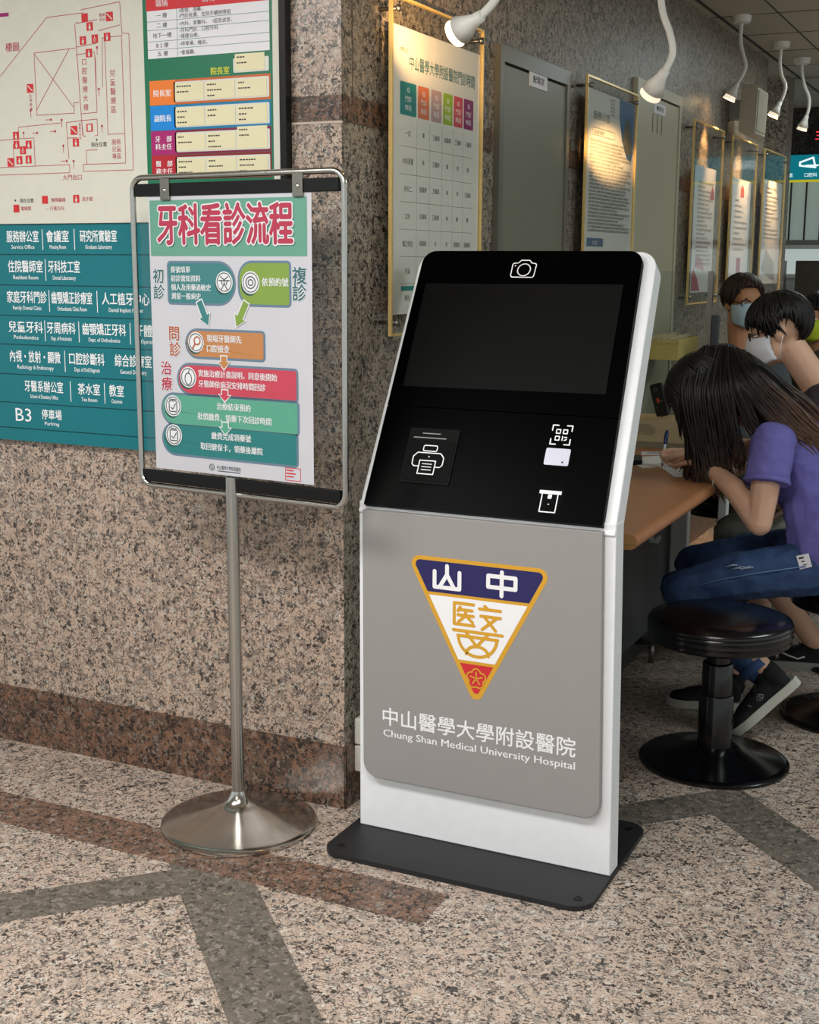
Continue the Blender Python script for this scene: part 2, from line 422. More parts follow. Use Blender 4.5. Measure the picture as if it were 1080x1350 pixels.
# skirting and brown course
b = B(); b.prism(rpoly([(-5, 0), (0.006, 0), (0.006, 0.183), (-5, 0.183)], [0, 0, 0.004, 0]), WA, 0, 0.006); struct('baseboard_left', b, BROWN)
b = B(); b.prism([(-0.006, 0), (5.42, 0), (5.42, 0.183), (-0.006, 0.183)], WB, 0, 0.006); struct('baseboard_right', b, BROWN)
b = B(); b.prism([(-5, 1.855), (0.003, 1.855), (0.003, 1.918), (-5, 1.918)], WA, 0, 0.003)
b.mi = 1; b.prism([(-5, 1.849), (0.003, 1.849), (0.003, 1.855), (-5, 1.855)], WA, 0, 0.002); struct('trim_1', b, [BROWN, mat('grout_line', (196, 178, 162), 0.7)])
b = B(); b.prism([(-0.003, 1.853), (5.42, 1.853), (5.42, 1.918), (-0.003, 1.918)], WB, 0, 0.003); struct('trim_2', b, BROWN)
# joint lines of the stone slabs
b = B(); jm = mat('stone_joint', (92, 80, 70), 0.8)
for u in (0.055,): b.prism([(u, 1.918), (u + 0.003, 1.918), (u + 0.003, 2.72), (u, 2.72)], WB, 0, 0.0008)
for u in (-1.6, -3.2): b.prism([(u, 0.183), (u + 0.003, 0.183), (u + 0.003, 1.85), (u, 1.85)], WA, 0, 0.0008)
struct('trim_3', b, jm)
# pier past the last opening, the far wall and its glazing
b = B(); b.box(-0.28, 6.16, 0, 0.0, 6.36, 2.725); struct('wall_pier', b, WALLG)
FW = F((0, 8.0, 0), (1, 0, 0), (0, 0, 1))
b = B(); b.prism([(-3, 2.30), (6, 2.30), (6, 2.725), (-3, 2.725)], FW, -0.2, 0)
b.prism([(-3, 0), (-0.52, 0), (-0.52, 2.30), (-3, 2.30)], FW, -0.2, 0)
b.prism([(1.7, 0), (6, 0), (6, 2.30), (1.7, 2.30)], FW, -0.2, 0)
struct('wall_back', b, DARKG)
FRM = mat('grey_window_frame', (120, 122, 116), 0.4)
b = B()
def win(b, x0, x1, z0, z1, t=0.04):
    b.box(x0, z0, -0.12, x0 + t, z1, 0.03, FW); b.box(x1 - t, z0, -0.12, x1, z1, 0.03, FW)
    b.box(x0 + t, z1 - t, -0.12, x1 - t, z1, 0.03, FW); b.box(x0 + t, z0, -0.12, x1 - t, z0 + t, 0.03, FW)
win(b, -0.52, 0.6, 1.66, 2.30)
w1 = struct('window_1', b, FRM)
b = B()
for x in (-0.40, -0.28, -0.16, -0.04, 0.08, 0.2, 0.32, 0.44): b.box(x, 1.70, -0.06, x + 0.012, 2.26, -0.02, FW)
struct('mullion', b, mat('dark_mullion', (52, 54, 50), 0.5), w1)
b = B(); b.box(-0.48, 1.70, -0.05, 0.56, 2.26, -0.042, FW); struct('pane', b, mat('daylit_glass', (150, 166, 158), 0.12, emit=0.30), w1)
b = B(); win(b, 0.6, 1.7, 1.66, 2.30); w2 = struct('window_2', b, FRM)
b = B(); b.box(0.64, 1.70, -0.05, 1.66, 2.26, -0.042, FW); struct('pane', b, MATS['daylit_glass'], w2)
b = B(); win(b, -0.52, 1.7, 1.40, 1.66, 0.03); w3 = struct('window_3', b, mat('white_window_frame', (196, 200, 196), 0.4))
b = B(); b.box(-0.49, 1.43, -0.05, 1.67, 1.63, -0.042, FW); struct('pane', b, mat('bright_glass', (188, 200, 196), 0.1, emit=0.42), w3)
b = B(); b.prism([(-0.52, 0), (1.7, 0), (1.7, 1.40), (-0.52, 1.40)], FW, -0.12, -0.02); struct('wall_parapet', b, mat('pale_grey_wall', (170, 174, 170), 0.5))
DK = mat('dark_brown_stone', (64, 56, 46), 0.4, var=0.3, vscale=18)
for k, (x0, x1) in enumerate(((-0.335, -0.19), (-0.10, 0.12))):
    b = B(); b.box(x0, 7.4, 0.0, x1, 7.55, 1.535, bev=0.006)
    o = obj('stone_pier', b, DK); tag(o, ['dark stone pier at the far end, left of the pale gap', 'dark stone pier at the far end, cut by the photo\'s right edge'][k], 'pier', 'dark piers at the far end')

# flush closet doors in the notice wall
GDOOR = mat('grey_door_paint', (116, 117, 102), 0.4, var=0.06, vscale=6); GFR = mat('grey_door_frame', (104, 104, 94), 0.35)
CDOOR = mat('cream_door_paint', (176, 172, 146), 0.42, var=0.03); CFR = mat('cream_door_frame', (184, 180, 156), 0.4)
def closet(name, y0, y1, z1, lip, mf, md):
    b = B()
    b.prism([(y0, 0), (y0 + 0.035, 0), (y0 + 0.035, z1), (y0, z1)], WB, 0, 0.02)
    b.prism([(y1 - 0.03, 0), (y1, 0), (y1, z1), (y1 - 0.03, z1)], WB, 0, 0.02)
    b.prism([(y0 + 0.035, z1 - lip), (y1 - 0.03, z1 - lip), (y1 - 0.03, z1), (y0 + 0.035, z1)], WB, 0, 0.02)
    d = struct(name, b, mf)
    b = B(); b.prism([(y0 + 0.038, 0.01), (y1 - 0.033, 0.01), (y1 - 0.033, z1 - lip - 0.008), (y0 + 0.038, z1 - lip - 0.008)], WB, 0.0, 0.014)
    struct('door_leaf', b, md, d)
    b = B(); b.prism([(y0 + 0.036, z1 - lip - 0.008), (y1 - 0.031, z1 - lip - 0.008), (y1 - 0.031, z1 - lip), (y0 + 0.036, z1 - lip)], WB, 0, 0.006)
    struct('gap', b, BLACK, d)
    return d
d1 = closet('door_1', 1.019, 1.70, 2.187, 0.05, GFR, GDOOR)
d2 = closet('door_2', 2.568, 3.312, 2.276, 0.045, CFR, CDOOR)
b = B()
for k in range(3):
    y = 2.83 + 0.075 * k; b.prism([(y, 2.075), (y + 0.012, 2.075), (y + 0.012, 2.155), (y, 2.155)], WB, 0.014, 0.0145)
struct('vent_slot', b, mat('slot_brown', (96, 84, 62), 0.7), d2)
def plate(y0, y1, z0, z1, txt, label):
    b = B(); b.prism([(y0, z0), (y1, z0), (y1, z1), (y0, z1)], WB, 0.014, 0.017)
    b.mi = 1; b.text(WB, txt, (y0 + y1) / 2, z0 + 0.32 * (z1 - z0), (z1 - z0) * 0.5, width=(y1 - y0) * 0.62, align='c', c=0.0175, bold=0.02)
    tag(obj('door_plate', b, [PAPER, PRINTK]), label, 'name plate', 'plates on the closet doors')
plate(1.29, 1.463, 2.09, 2.142, '配電室', 'small white plate on the grey flush closet door')
plate(2.845, 3.035, 2.16, 2.205, '機電室', 'small white plate near the top of the cream closet door')
# ------------------------------------------------------------------ self-service kiosk
K = thing('self_service_kiosk', 'tall white self-service kiosk with tilted black screen and grey front with triangular crest', 'kiosk', (0.45, -0.02, 0))
b = B(); b.prism(rrect(0.078, -0.283, 0.80, 0.242, 0.055, 8), FZ, 0.0, 0.013)
bp = obj('base_plate', b, BASEPL, K, 30)
for x, y in ((0.118, -0.235), (0.762, -0.237), (0.118, 0.195), (0.762, 0.195)):
    b = B(); b.lathe([(0.011, 0), (0.011, 0.0016), (0.009, 0.0024), (0.005, 0.0024), (0.004, 0.001), (0, 0.001)], (x, y, 0.0128), seg=20); obj('bolt', b, BLACK, bp)
KA = math.atan2(0.347, 0.62); KS, KC = math.sin(KA), math.cos(KA)
KL = F((0, -0.095, 0), (1, 0, 0), (0, 0, 1)); KU = F((0, -0.095, 0.885), (1, 0, 0), (0, KS, KC))
b = B()
t = B(); t.prism([(0.098, 0.013), (0.797, 0.013), (0.781, 0.9), (0.098, 0.9)], KL, -0.065, 0)
b.take(t.bm)
t = B(); t.prism(rpoly([(0.098, -0.014), (0.781, -0.014), (0.757, 0.742), (0.102, 0.742)], [0, 0, 0.048, 0.048], 8), KU, -0.062, 0)
b.take(t.bm)
bd = obj('body', b, WHITE, K, 30)
m = bd.modifiers.new('edge', 'BEVEL'); m.width = 0.003; m.segments = 2; m.limit_method = 'ANGLE'; m.angle_limit = math.radians(50)
# rear service cover, ports
b = B(); b.rbox(0.16, 0.25, -0.072, 0.72, 0.78, -0.064, KL, 0.002); obj('service_door', b, WHITE, K)
GPF = KL
b = B(); b.prism(rpoly([(0.1205, 0.164), (0.771, 0.164), (0.7545, 0.882), (0.1185, 0.882)], [0.042, 0.042, 0.0, 0.0], 8), KL, 0.0005, 0.022)
fp = obj('front_panel', b, GREYP, K, 30)
mm = fp.modifiers.new('edge', 'BEVEL'); mm.width = 0.0016; mm.segments = 2; mm.limit_method = 'ANGLE'; mm.angle_limit = math.radians(50)
GC = 0.018
def xr(s): return 0.752 - 0.0355 * s
b = B(); b.prism([(0.1185, 0.002), (xr(0.002), 0.002), (xr(0.276), 0.276), (0.1185, 0.276)], KU, 0.0005, GC); lp = obj('control_panel', b, BLACKGLASS, K)
b = B(); b.prism(rpoly([(0.1185, 0.2785), (xr(0.2785), 0.2785), (xr(0.733), 0.733), (0.1195, 0.733)], [0, 0, 0.036, 0.036], 8), KU, 0.0005, GC); up = obj('display_glass', b, BLACKGLASS, K)
b = B(); b.flat([(0.150, 0.334), (0.698, 0.338), (0.690, 0.638), (0.146, 0.634)], KU, GC + 0.0004); obj('screen', b, SCREENM, up)
LW = 0.0028; C1 = GC + 0.0007
# camera mark
b = B(); f = KU.shift(0.416, 0.679)
b.stroke(f, rpoly([(-0.033, -0.023), (0.031, -0.024), (0.033, 0.016), (0.019, 0.018), (0.012, 0.026), (-0.011, 0.026), (-0.018, 0.018), (-0.033, 0.017)], [0.006, 0.006, 0.005, 0.002, 0.002, 0.002, 0.002, 0.005], 3), LW, C1, True)
b.stroke(f, circ(0.001, -0.002, 0.0175, 28), LW, C1, True); b.flat(circ(-0.025, 0.010, 0.002, 8), f, C1)
obj('camera_mark', b, PRINTW, up)
# receipt printer
PB = mat('printer_plastic', (13, 14, 14), 0.5, spec=0.05); PB2 = mat('slot_plastic', (5, 5, 5), 0.5, spec=0.04)
b = B(); b.prism(rrect(0.2035, 0.069, 0.341, 0.2185, 0.003), KU, GC - 0.001, GC + 0.0035); pr = obj('receipt_printer', b, mat('printer_bezel', (18, 18, 18), 0.5, spec=0.06), K)
b = B(); b.prism(rrect(0.208, 0.075, 0.336, 0.184, 0.004), KU, GC + 0.003, GC + 0.005); obj('paper_cover', b, PB, pr)
b = B(); b.rect(KU, 0.217, 0.191, 0.308, 0.1935, GC + 0.0042); b.rect(KU, 0.24, 0.203, 0.29, 0.2055, GC + 0.0042); obj('paper_slot', b, mat('pale_slot', (150, 150, 148), 0.5), pr)
b = B(); b.flat(circ(0.322, 0.201, 0.006, 16), KU, GC + 0.0042); obj('status_light', b, mat('smoke_lens', (8, 8, 8), 0.1), pr)
b = B(); f = KU.shift(0.2715, 0.128); c = GC + 0.0056
b.stroke(f, rpoly([(-0.019, 0.028), (0.019, 0.028), (0.019, 0.043), (-0.019, 0.043)], 0.004, 3), LW, c, True)
b.stroke(f, [(-0.027, 0.023), (0.027, 0.023)], LW, c); b.stroke(f, [(-0.022, -0.014), (-0.036, -0.014), (-0.042, -0.008), (-0.042, 0.012), (-0.032, 0.023), (0.032, 0.023), (0.042, 0.012), (0.042, -0.008), (0.036, -0.014), (0.022, -0.014)], LW, c)
b.stroke(f, [(-0.022, 0.002), (0.022, 0.002), (0.022, -0.034), (-0.022, -0.034)], LW, c, True)
for k in range(3): b.stroke(f, [(-0.013, -0.007 - 0.008 * k), (0.013, -0.007 - 0.008 * k)], 0.0022, c)
b.flat(circ(0.001, 0.013, 0.002, 10), f, c)
obj('printer_mark', b, PRINTW, pr)
# scan mark and scanner window
b = B(); f = KU.shift(0.6075, 0.2245); q = 0.025
for sx in (-1, 1):
    for sy in (-1, 1): b.stroke(f, [(sx * q, sy * 0.011), (sx * q, sy * q), (sx * 0.011, sy * q)], 0.0032, C1)
for cx, cy in ((-0.009, 0.009), (0.009, 0.009), (-0.009, -0.009)): b.stroke(f, [(cx - 0.005, cy - 0.005), (cx + 0.005, cy - 0.005), (cx + 0.005, cy + 0.005), (cx - 0.005, cy + 0.005)], 0.0028, C1, True)
b.stroke(f, [(0.004, -0.004), (0.004, -0.014)], 0.0028, C1); b.stroke(f, [(0.009, -0.006), (0.015, -0.006)], 0.0028, C1); b.stroke(f, [(0.010, -0.014), (0.015, -0.011)], 0.0028, C1)
obj('scan_mark', b, PRINTW, lp)
b = B(); b.prism(rrect(0.577, 0.1445, 0.6395, 0.1885, 0.004), KU, GC - 0.001, GC + 0.002); sw = obj('scanner_window', b, mat('pale_lilac_lens', (206, 206, 222), 0.25), K)
b = B(); b.flat(circ(0.624, 0.153, 0.0026, 12), KU, GC + 0.0025); obj('sensor_dot', b, BLACK, sw)
# card slot
b = B(); b.prism(rrect(0.576, 0.018, 0.642, 0.090, 0.002), KU, GC - 0.001, GC + 0.0006); cs = obj('card_slot', b, PB2, K)
b = B(); f = KU.shift(0.6095, 0.052); c = GC + 0.0012
b.flat([(-0.028, 0.018), (0.028, 0.018), (0.028, 0.027), (-0.028, 0.027)], f, c)
b.stroke(f, [(-0.020, 0.018), (-0.020, -0.028), (0.020, -0.028), (0.020, 0.018)], LW, c); b.flat(rrect(-0.005, 0.006, 0.005, 0.017, 0.002), f, c); b.flat(circ(0, -0.008, 0.0016, 8), f, c)
obj('card_mark', b, PRINTW, cs)
# crest on the front panel
E0 = 0.0224; ex = 0.4405
crest = B(); f = KL
crest.mi = 0; crest.prism(rpoly([(ex - 0.196, 0.779), (ex, 0.402), (ex + 0.196, 0.779)], [0.022, 0.018, 0.022], 6), f, 0.021, E0)
def hw(z, k=0.0): return (z - 0.402) * (0.196 / 0.377) - k
crest.mi = 1; zt = 0.769; zb = 0.689
crest.flat(rpoly([(ex - hw(zt, 0.013), zt), (ex - hw(zb, 0.013), zb), (ex + hw(zb, 0.013), zb), (ex + hw(zt, 0.013), zt)], [0.012, 0, 0, 0.012], 5), f, E0 + 0.0004)
crest.mi = 2; za, zc = 0.681, 0.522
crest.flat([(ex - hw(za, 0.013), za), (ex - hw(zc, 0.013), zc), (ex + hw(zc, 0.013), zc), (ex + hw(za, 0.013), za)], f, E0 + 0.0004)
crest.mi = 3; zd = 0.514
crest.flat(rpoly([(ex - hw(zd, 0.013), zd), (ex, 0.428), (ex + hw(zd, 0.013), zd)], [0, 0.009, 0], 5), f, E0 + 0.0004)
crest.mi = 2; c = E0 + 0.0009; W = 0.0105
g = f.shift(ex - 0.083, 0.729)   # left sign of the blue band
crest.stroke(g, [(-0.034, 0.014), (-0.034, -0.026), (0.034, -0.026), (0.034, 0.016)], W, c); crest.stroke(g, [(0, 0.030), (0, 0.006)], W, c); crest.stroke(g, [(-0.019, -0.024), (0, 0.008), (0.019, -0.024)], W, c)
g = f.shift(ex + 0.064, 0.729)
crest.stroke(g, [(-0.036, 0.018), (-0.036, -0.010), (0.036, -0.010), (0.036, 0.018)], W, c, True); crest.stroke(g, [(0, 0.030), (0, -0.030)], W, c)
crest.mi = 0; g = f.shift(ex, 0.602); W = 0.0082
for pl in ([(-0.010, 0.066), (-0.062, 0.066), (-0.062, 0.012), (-0.008, 0.012)], [(-0.046, 0.056), (-0.052, 0.046)], [(-0.050, 0.050), (-0.014, 0.050)], [(-0.052, 0.036), (-0.010, 0.036)], [(-0.031, 0.050), (-0.031, 0.036), (-0.050, 0.018)], [(-0.031, 0.036), (-0.012, 0.020)],
           [(0.006, 0.058), (0.062, 0.058)], [(0.010, 0.040), (0.062, 0.040)], [(0.020, 0.066), (0.030, 0.058)], [(0.020, 0.038), (0.050, 0.006)], [(0.052, 0.038), (0.014, 0.006)],
           [(-0.064, -0.004), (0.068, -0.004)], [(-0.052, -0.017), (0.056, -0.017)], [(-0.030, -0.006), (0, -0.040), (0.030, -0.006)]):
    crest.stroke(g, pl, W, c)
crest.stroke(g, [(-0.052 * math.cos(a) + 0.002, -0.017 - 0.050 * math.sin(a)) for a in [math.pi * k / 16 for k in range(17)]], W, c)
crest.stroke(g, [(-0.030 * math.cos(a) + 0.002, -0.062 + 0.022 * math.sin(a)) for a in [math.pi * k / 12 for k in range(13)]], W, c)
g = f.shift(ex, 0.478); flower = []
for k in range(60):
    a = 2 * math.pi * k / 60 + math.pi / 2; rr = 0.020 + 0.006 * abs(math.cos(2.5 * (a - math.pi / 2))); flower.append((rr * math.cos(a), rr * math.sin(a)))
crest.stroke(g, flower, 0.0036, c, True)
for k in range(5):
    a = math.pi / 2 + 2 * math.pi * k / 5; crest.stroke(g, [(0.003 * math.cos(a), 0.003 * math.sin(a)), (0.017 * math.cos(a), 0.017 * math.sin(a))], 0.0034, c)
obj('crest', crest, [GOLD, NAVY, PRINTW, REDP], fp)
b = B(); b.text(KL, '中山醫學大學附設醫院', 0.178, 0.3195, 0.0525, width=0.527, c=E0, bold=0.012)
b.text(KL, 'Chung Shan Medical University Hospital', 0.180, 0.2845, 0.0275, width=0.525, c=E0 + 0.0002, bold=0.018)
obj('lettering', b, PRINTW, fp)

# ------------------------------------------------------------------ poster stand
S = thing('sign_stand', 'stainless steel poster stand with round base and rounded tube frame', 'sign stand', (-0.21, -0.216, 0), rz=0)
b = B(); b.lathe([(0, 0), (0.206, 0), (0.209, 0.004), (0.209, 0.012), (0.203, 0.016), (0.195, 0.0185), (0.12, 0.039), (0.062, 0.0555), (0.043, 0.063), (0.031, 0.073), (0.023, 0.086), (0.0185, 0.098), (0.0, 0.098)], (-0.21, -0.216, 0), seg=64); obj('base', b, CHROME, S, 40)
b = B(); b.cyl((-0.21, -0.216, 0.09), (-0.21, -0.216, 0.955), 0.0168, seg=24); obj('pole', b, STEEL, S, 40)
th = math.radians(-5.5); SF = F((-0.208, -0.213, 0), (math.cos(th), math.sin(th), 0), (0, 0, 1))
sx0, sx1, sz0, sz1 = -0.314, 0.350, 0.909, 1.714
b = B(); b.tube([SF.p(x, z) for x, z in rrect(sx0, sz0, sx1, sz1, 0.034, 8)], 0.0078, 12, closed=True); obj('tube_frame', b, STEEL, S)
b = B(); b.box(sx0 + 0.02, sz0 + 0.026, -0.003, sx1 - 0.018, sz1 - 0.02, 0.0, SF); obj('clear_sheet', b, ACR, S)
for nm, z in (('lower_clamp', sz0 + 0.010), ('upper_clamp', sz1 - 0.048)):
    b = B(); b.rbox(sx0 + 0.012, z, -0.008, sx1 - 0.013, z + 0.032, 0.006, SF, 0.0015); obj(nm, b, BLACK, S)
for x in (-0.197, 0.221):
    b = B(); b.rbox(x - 0.015, sz1 - 0.058, 0.004, x + 0.015, sz1 - 0.004, 0.010, SF, 0.001); cl = obj('clip', b, DSTEEL, S)
    b = B(); b.lathe([(0, 0.003), (0.005, 0.0025), (0.006, 0)], SF.p(x, sz1 - 0.034, 0.010), SF.n, 14); obj('screw', b, CHROME, cl)
b = B(); b.rbox(-0.012, sz0 - 0.012, -0.012, 0.012, sz0 + 0.05, -0.004, SF, 0.001); obj('pole_bracket', b, DSTEEL, S)

# the poster on it
px0, px1, pz0, pz1 = -0.260, 0.257, 0.958, 1.6655
PF = SF.shift(px0, pz0, 0.0022); PW, PH = px1 - px0, pz1 - pz0
P = B(); nx, nz = 16, 12
gridv = [[P.bm.verts.new(PF.p(PW * i / nx, PH * k / nz, 0)) for k in range(nz + 1)] for i in range(nx + 1)]
for i in range(nx):
    for k in range(nz): P.face([gridv[i][k], gridv[i + 1][k], gridv[i + 1][k + 1], gridv[i][k + 1]], True)
poster = obj('process_poster', P, PAPER2); tag(poster, 'white printed poster with green heading clipped to the steel sign stand', 'poster')
def P2(x, y): return (x / 1000 * PW, (1 - y / 1000) * PH)     # thousandths across, down
def pb(name, build, mats):
    b = B(); build(b); obj(name, b, mats, poster)
HG = mat('poster_green', (96, 151, 132), 0.5, var=0.04, vscale=14); C_T = mat('poster_teal', (58, 121, 123), 0.5, var=0.06, vscale=12); C_L = mat('poster_olive', (123, 151, 66), 0.5, var=0.05, vscale=12)
C_O = mat('poster_orange', (181, 124, 75), 0.5, var=0.04); C_R = mat('poster_red', (188, 66, 84), 0.5, var=0.04); C_M = mat('poster_mint', (84, 156, 132), 0.5, var=0.05); C_B = mat('poster_blue_green', (38, 117, 117), 0.5, var=0.05)
C_E = mat('poster_slate_edge', (98, 121, 140), 0.5, var=0); PINKP = mat('poster_rose', (172, 51, 77), 0.5, var=0); PW_ = mat('poster_white', (218, 220, 222), 0.5, var=0); SH = mat('poster_dark_green', (45, 80, 75), 0.5, var=0); BRN = mat('poster_rust', (167, 91, 61), 0.5, var=0); SLT = mat('poster_slate', (52, 98, 103), 0.5, var=0); INK = mat('poster_ink', (61, 68, 73), 0.6, var=0)
L0 = 0.0006
def head(b):
    b.rect(PF, *P2(10, 212), *P2(974, 14), L0)
pb('heading_band', head, HG)
def title(b):
    x, y = P2(60, 158); s = 0.108
    b.mi = 2; b.text(PF, '牙科看診流程', x + 0.004, y - 0.004, s, width=0.430, c=L0 + 0.0003, bold=0.035)
    b.mi = 1
    for k in range(12): a = 2 * math.pi * k / 12; b.text(PF, '牙科看診流程', x + 0.0058 * math.cos(a), y + 0.0058 * math.sin(a), s, width=0.430, c=L0 + 0.0006 + k * 0.00003)
    b.mi = 0; b.text(PF, '牙科看診流程', x, y, s, width=0.430, c=L0 + 0.0012, bold=0.026)
pb('title_lettering', title, [PINKP, PW_, SH])
def step(name, x0, y0, x1, y1, m, rl, rr, lines, fs, tx, align, icon, ty, lead, icr=0.036, icm='ring'):
    """a flow-chart box with an edge, a round badge and its lines of text"""
    def bld(b):
        (a0, b1), (a1, b0) = P2(x0, y0), P2(x1, y1); e = 0.006
        b.mi = 0; b.flat(rrect(a0, b0, a1, b1, (rl, rr, rr, rl), 8), PF, L0)
        b.mi = 1; b.flat(rrect(a0 + e, b0 + e, a1 - e, b1 - e, (max(0.002, rl - e), max(0.002, rr - e), max(0.002, rr - e), max(0.002, rl - e)), 8), PF, L0 + 0.0003)
        if icon:
            cx, cy = P2(*icon)
            b.mi = 3; b.flat(circ(cx - 0.004, cy - 0.006, icr * 0.95, 28), PF, L0 + 0.0006)
            b.mi = 2; b.flat(circ(cx, cy, icr, 32), PF, L0 + 0.0009)
            b.mi = 4; b.stroke(PF, circ(cx, cy, icr * 0.84, 28), 0.0022, L0 + 0.0012, True, False)
            if icm == 'ring':
                for q in (0.52, 0.26): b.stroke(PF, circ(cx, cy, icr * q, 20), 0.0028, L0 + 0.0012, True, False)
            elif icm == 'man':
                for pl in ([(-.012, .014), (0, .006), (.012, .014)], [(-.017, .004), (.017, .004)], [(0, .006), (0, -.006)], [(-.009, -.018), (0, -.004), (.009, -.018)], [(-.01, .003), (-.006, -.006)], [(.01, .003), (.006, -.006)]): b.stroke(PF, [(cx + p, cy + q) for p, q in pl], 0.0026, L0 + 0.0012)
            elif icm == 'lens':
                b.mi = 5; b.stroke(PF, circ(cx + 0.004, cy + 0.004, 0.010, 16), 0.004, L0 + 0.0012, True, False); b.stroke(PF, [(cx - 0.003, cy - 0.004), (cx - 0.011, cy - 0.016)], 0.005, L0 + 0.0012)
            elif icm == 'apple':
                b.stroke(PF, circ(cx, cy - 0.004, 0.011, 16, 0.015), 0.0026, L0 + 0.0012, True, False); b.stroke(PF, [(cx, cy + 0.010), (cx + 0.004, cy + 0.020)], 0.0026, L0 + 0.0012)
            else:
                b.stroke(PF, rrect(cx - 0.013, cy - 0.015, cx + 0.013, cy + 0.013, 0.004), 0.0026, L0 + 0.0012, True); b.stroke(PF, [(cx - 0.008, cy - 0.004), (cx - 0.001, cy - 0.009), (cx + 0.009, cy + 0.006)], 0.0026, L0 + 0.0012); b.stroke(PF, [(cx - 0.009, cy + 0.017), (cx + 0.009, cy + 0.017)], 0.0026, L0 + 0.0012)
        b.mi = 2
        for k, ln in enumerate(lines):
            x, y = P2(tx, ty + lead * k); b.text(PF, ln, x, y, fs * 0.86, align=align, c=L0 + 0.0009, bold=0.025, sx=0.92)
    pb(name, bld, [C_E, m, PW_, SH, INK, BRN])
step('first_visit_box', 112, 229, 548, 387, C_T, 0.012, 0.055, ['掛號填單', '初診需知資料', '個人及用藥過敏史', '測量一般病史'], 0.021, 138, 'l', (478, 303), 270, 31.5, 0.027, 'man')
step('return_visit_box', 560, 227, 880, 387, C_L, 0.045, 0.012, ['依預約號'], 0.026, 708, 'l', (640, 303), 312, 30, 0.028, 'ring')
step('inquiry_box', 218, 470, 722, 580, C_O, 0.040, 0.012, ['現場牙醫師先', '口腔檢查'], 0.024, 360, 'l', (290, 520), 515, 36, 0.026, 'lens')
step('treatment_box', 158, 596, 915, 716, C_R, 0.043, 0.012, ['實施治療計畫說明，同意後開始', '牙醫師依病況安排時間回診'], 0.023, 300, 'l', (234, 649), 642, 38, 0.027, 'apple')
step('booking_box', 46, 709, 920, 834, C_M, 0.045, 0.012, ['治療結束預約', '批價繳費，領藥下次回診時間'], 0.0235, 520, 'c', (128, 759), 758, 42, 0.028, 'card')
step('payment_box', 46, 820, 912, 946, C_B, 0.045, 0.012, ['繳費完成領藥號', '取回健保卡，領藥後離院'], 0.0235, 500, 'c', (128, 868), 868, 42, 0.028, 'card')
def arrow(x0, y0, x1, y1, w, m):
    def bld(b):
        p, q = Vector(P2(x0, y0)), Vector(P2(x1, y1)); d = (q - p); L = d.length; d.normalize(); n = Vector((-d.y, d.x))
        def pol(w, hw, hl, e):
            a = p - d * e; z = q + d * e * 1.6; h = q - d * hl
            return [tuple(v) for v in (a + n * w, a - n * w, h - n * w, h - n * hw, z, h + n * hw, h + n * w)]
        hl = min(0.026, L * 0.55)
        P_ = pol(w + 0.003, 2 * w + 0.004, hl + 0.002, 0.003); Q_ = pol(w, 2 * w, hl, 0)
        for mi, g, c in ((1, P_, L0 + 0.0014), (0, Q_, L0 + 0.0018)):
            b.mi = mi; b.flat([g[0], g[1], g[2], g[6]], PF, c); b.flat([g[3], g[4], g[5]], PF, c)
    pb('arrow', bld, [m, PW_])
arrow(318, 372, 372, 458, 0.009, C_T); arrow(612, 372, 548, 458, 0.009, C_L); arrow(466, 566, 466, 612, 0.009, C_O); arrow(468, 688, 466, 728, 0.009, C_R); arrow(466, 806, 466, 848, 0.009, C_M)
for m, ch, x, y, s in ((0, '初診', 20, 305, 0.040), (0, '複診', 888, 300, 0.044), (1, '問診', 116, 512, 0.040), (2, '治療', 55, 640, 0.038)):
    def sides(b):
        for k, c_ in enumerate(ch):
            X, Y = P2(x, y + 58 * k)
            b.mi = 3
            for q in range(8): b.text(PF, c_, X + 0.0022 * math.cos(q * math.pi / 4), Y + 0.0022 * math.sin(q * math.pi / 4), s, c=L0 + 0.0002 + q * 0.00003)
            b.mi = m; b.text(PF, c_, X, Y, s, c=L0 + 0.0007, bold=0.02)
    pb('step_lettering', sides, [SLT, BRN, PINKP, PW_])
def foot(b):
    x, y = P2(372, 975); b.stroke(PF, circ(x, y, 0.008, 18), 0.0018, L0, True, False); b.stroke(PF, circ(x, y, 0.004, 12), 0.0014, L0, True, False)
    b.text(PF, '中山醫學大學附設醫院', P2(405, 980)[0], P2(405, 980)[1], 0.012, width=0.078, c=L0); b.rect(PF, *P2(408, 988), *P2(552, 985), L0)
pb('footer_print', foot, INK)
def seal(b):
    (a0, b1), (a1, b0) = P2(832, 948), P2(922, 984)
    b.stroke(PF, [(a0, b0 - 0.006), (a1, b0 - 0.006), (a1, b1), (a0, b1)], 0.0016, L0, True)
    for k in range(3): b.stroke(PF, [(a0 + 0.004, b1 - 0.006 - 0.008 * k), (a0 + 0.024 + 0.006 * (k % 2), b1 - 0.006 - 0.008 * k)], 0.003, L0)
pb('red_seal', seal, REDP)
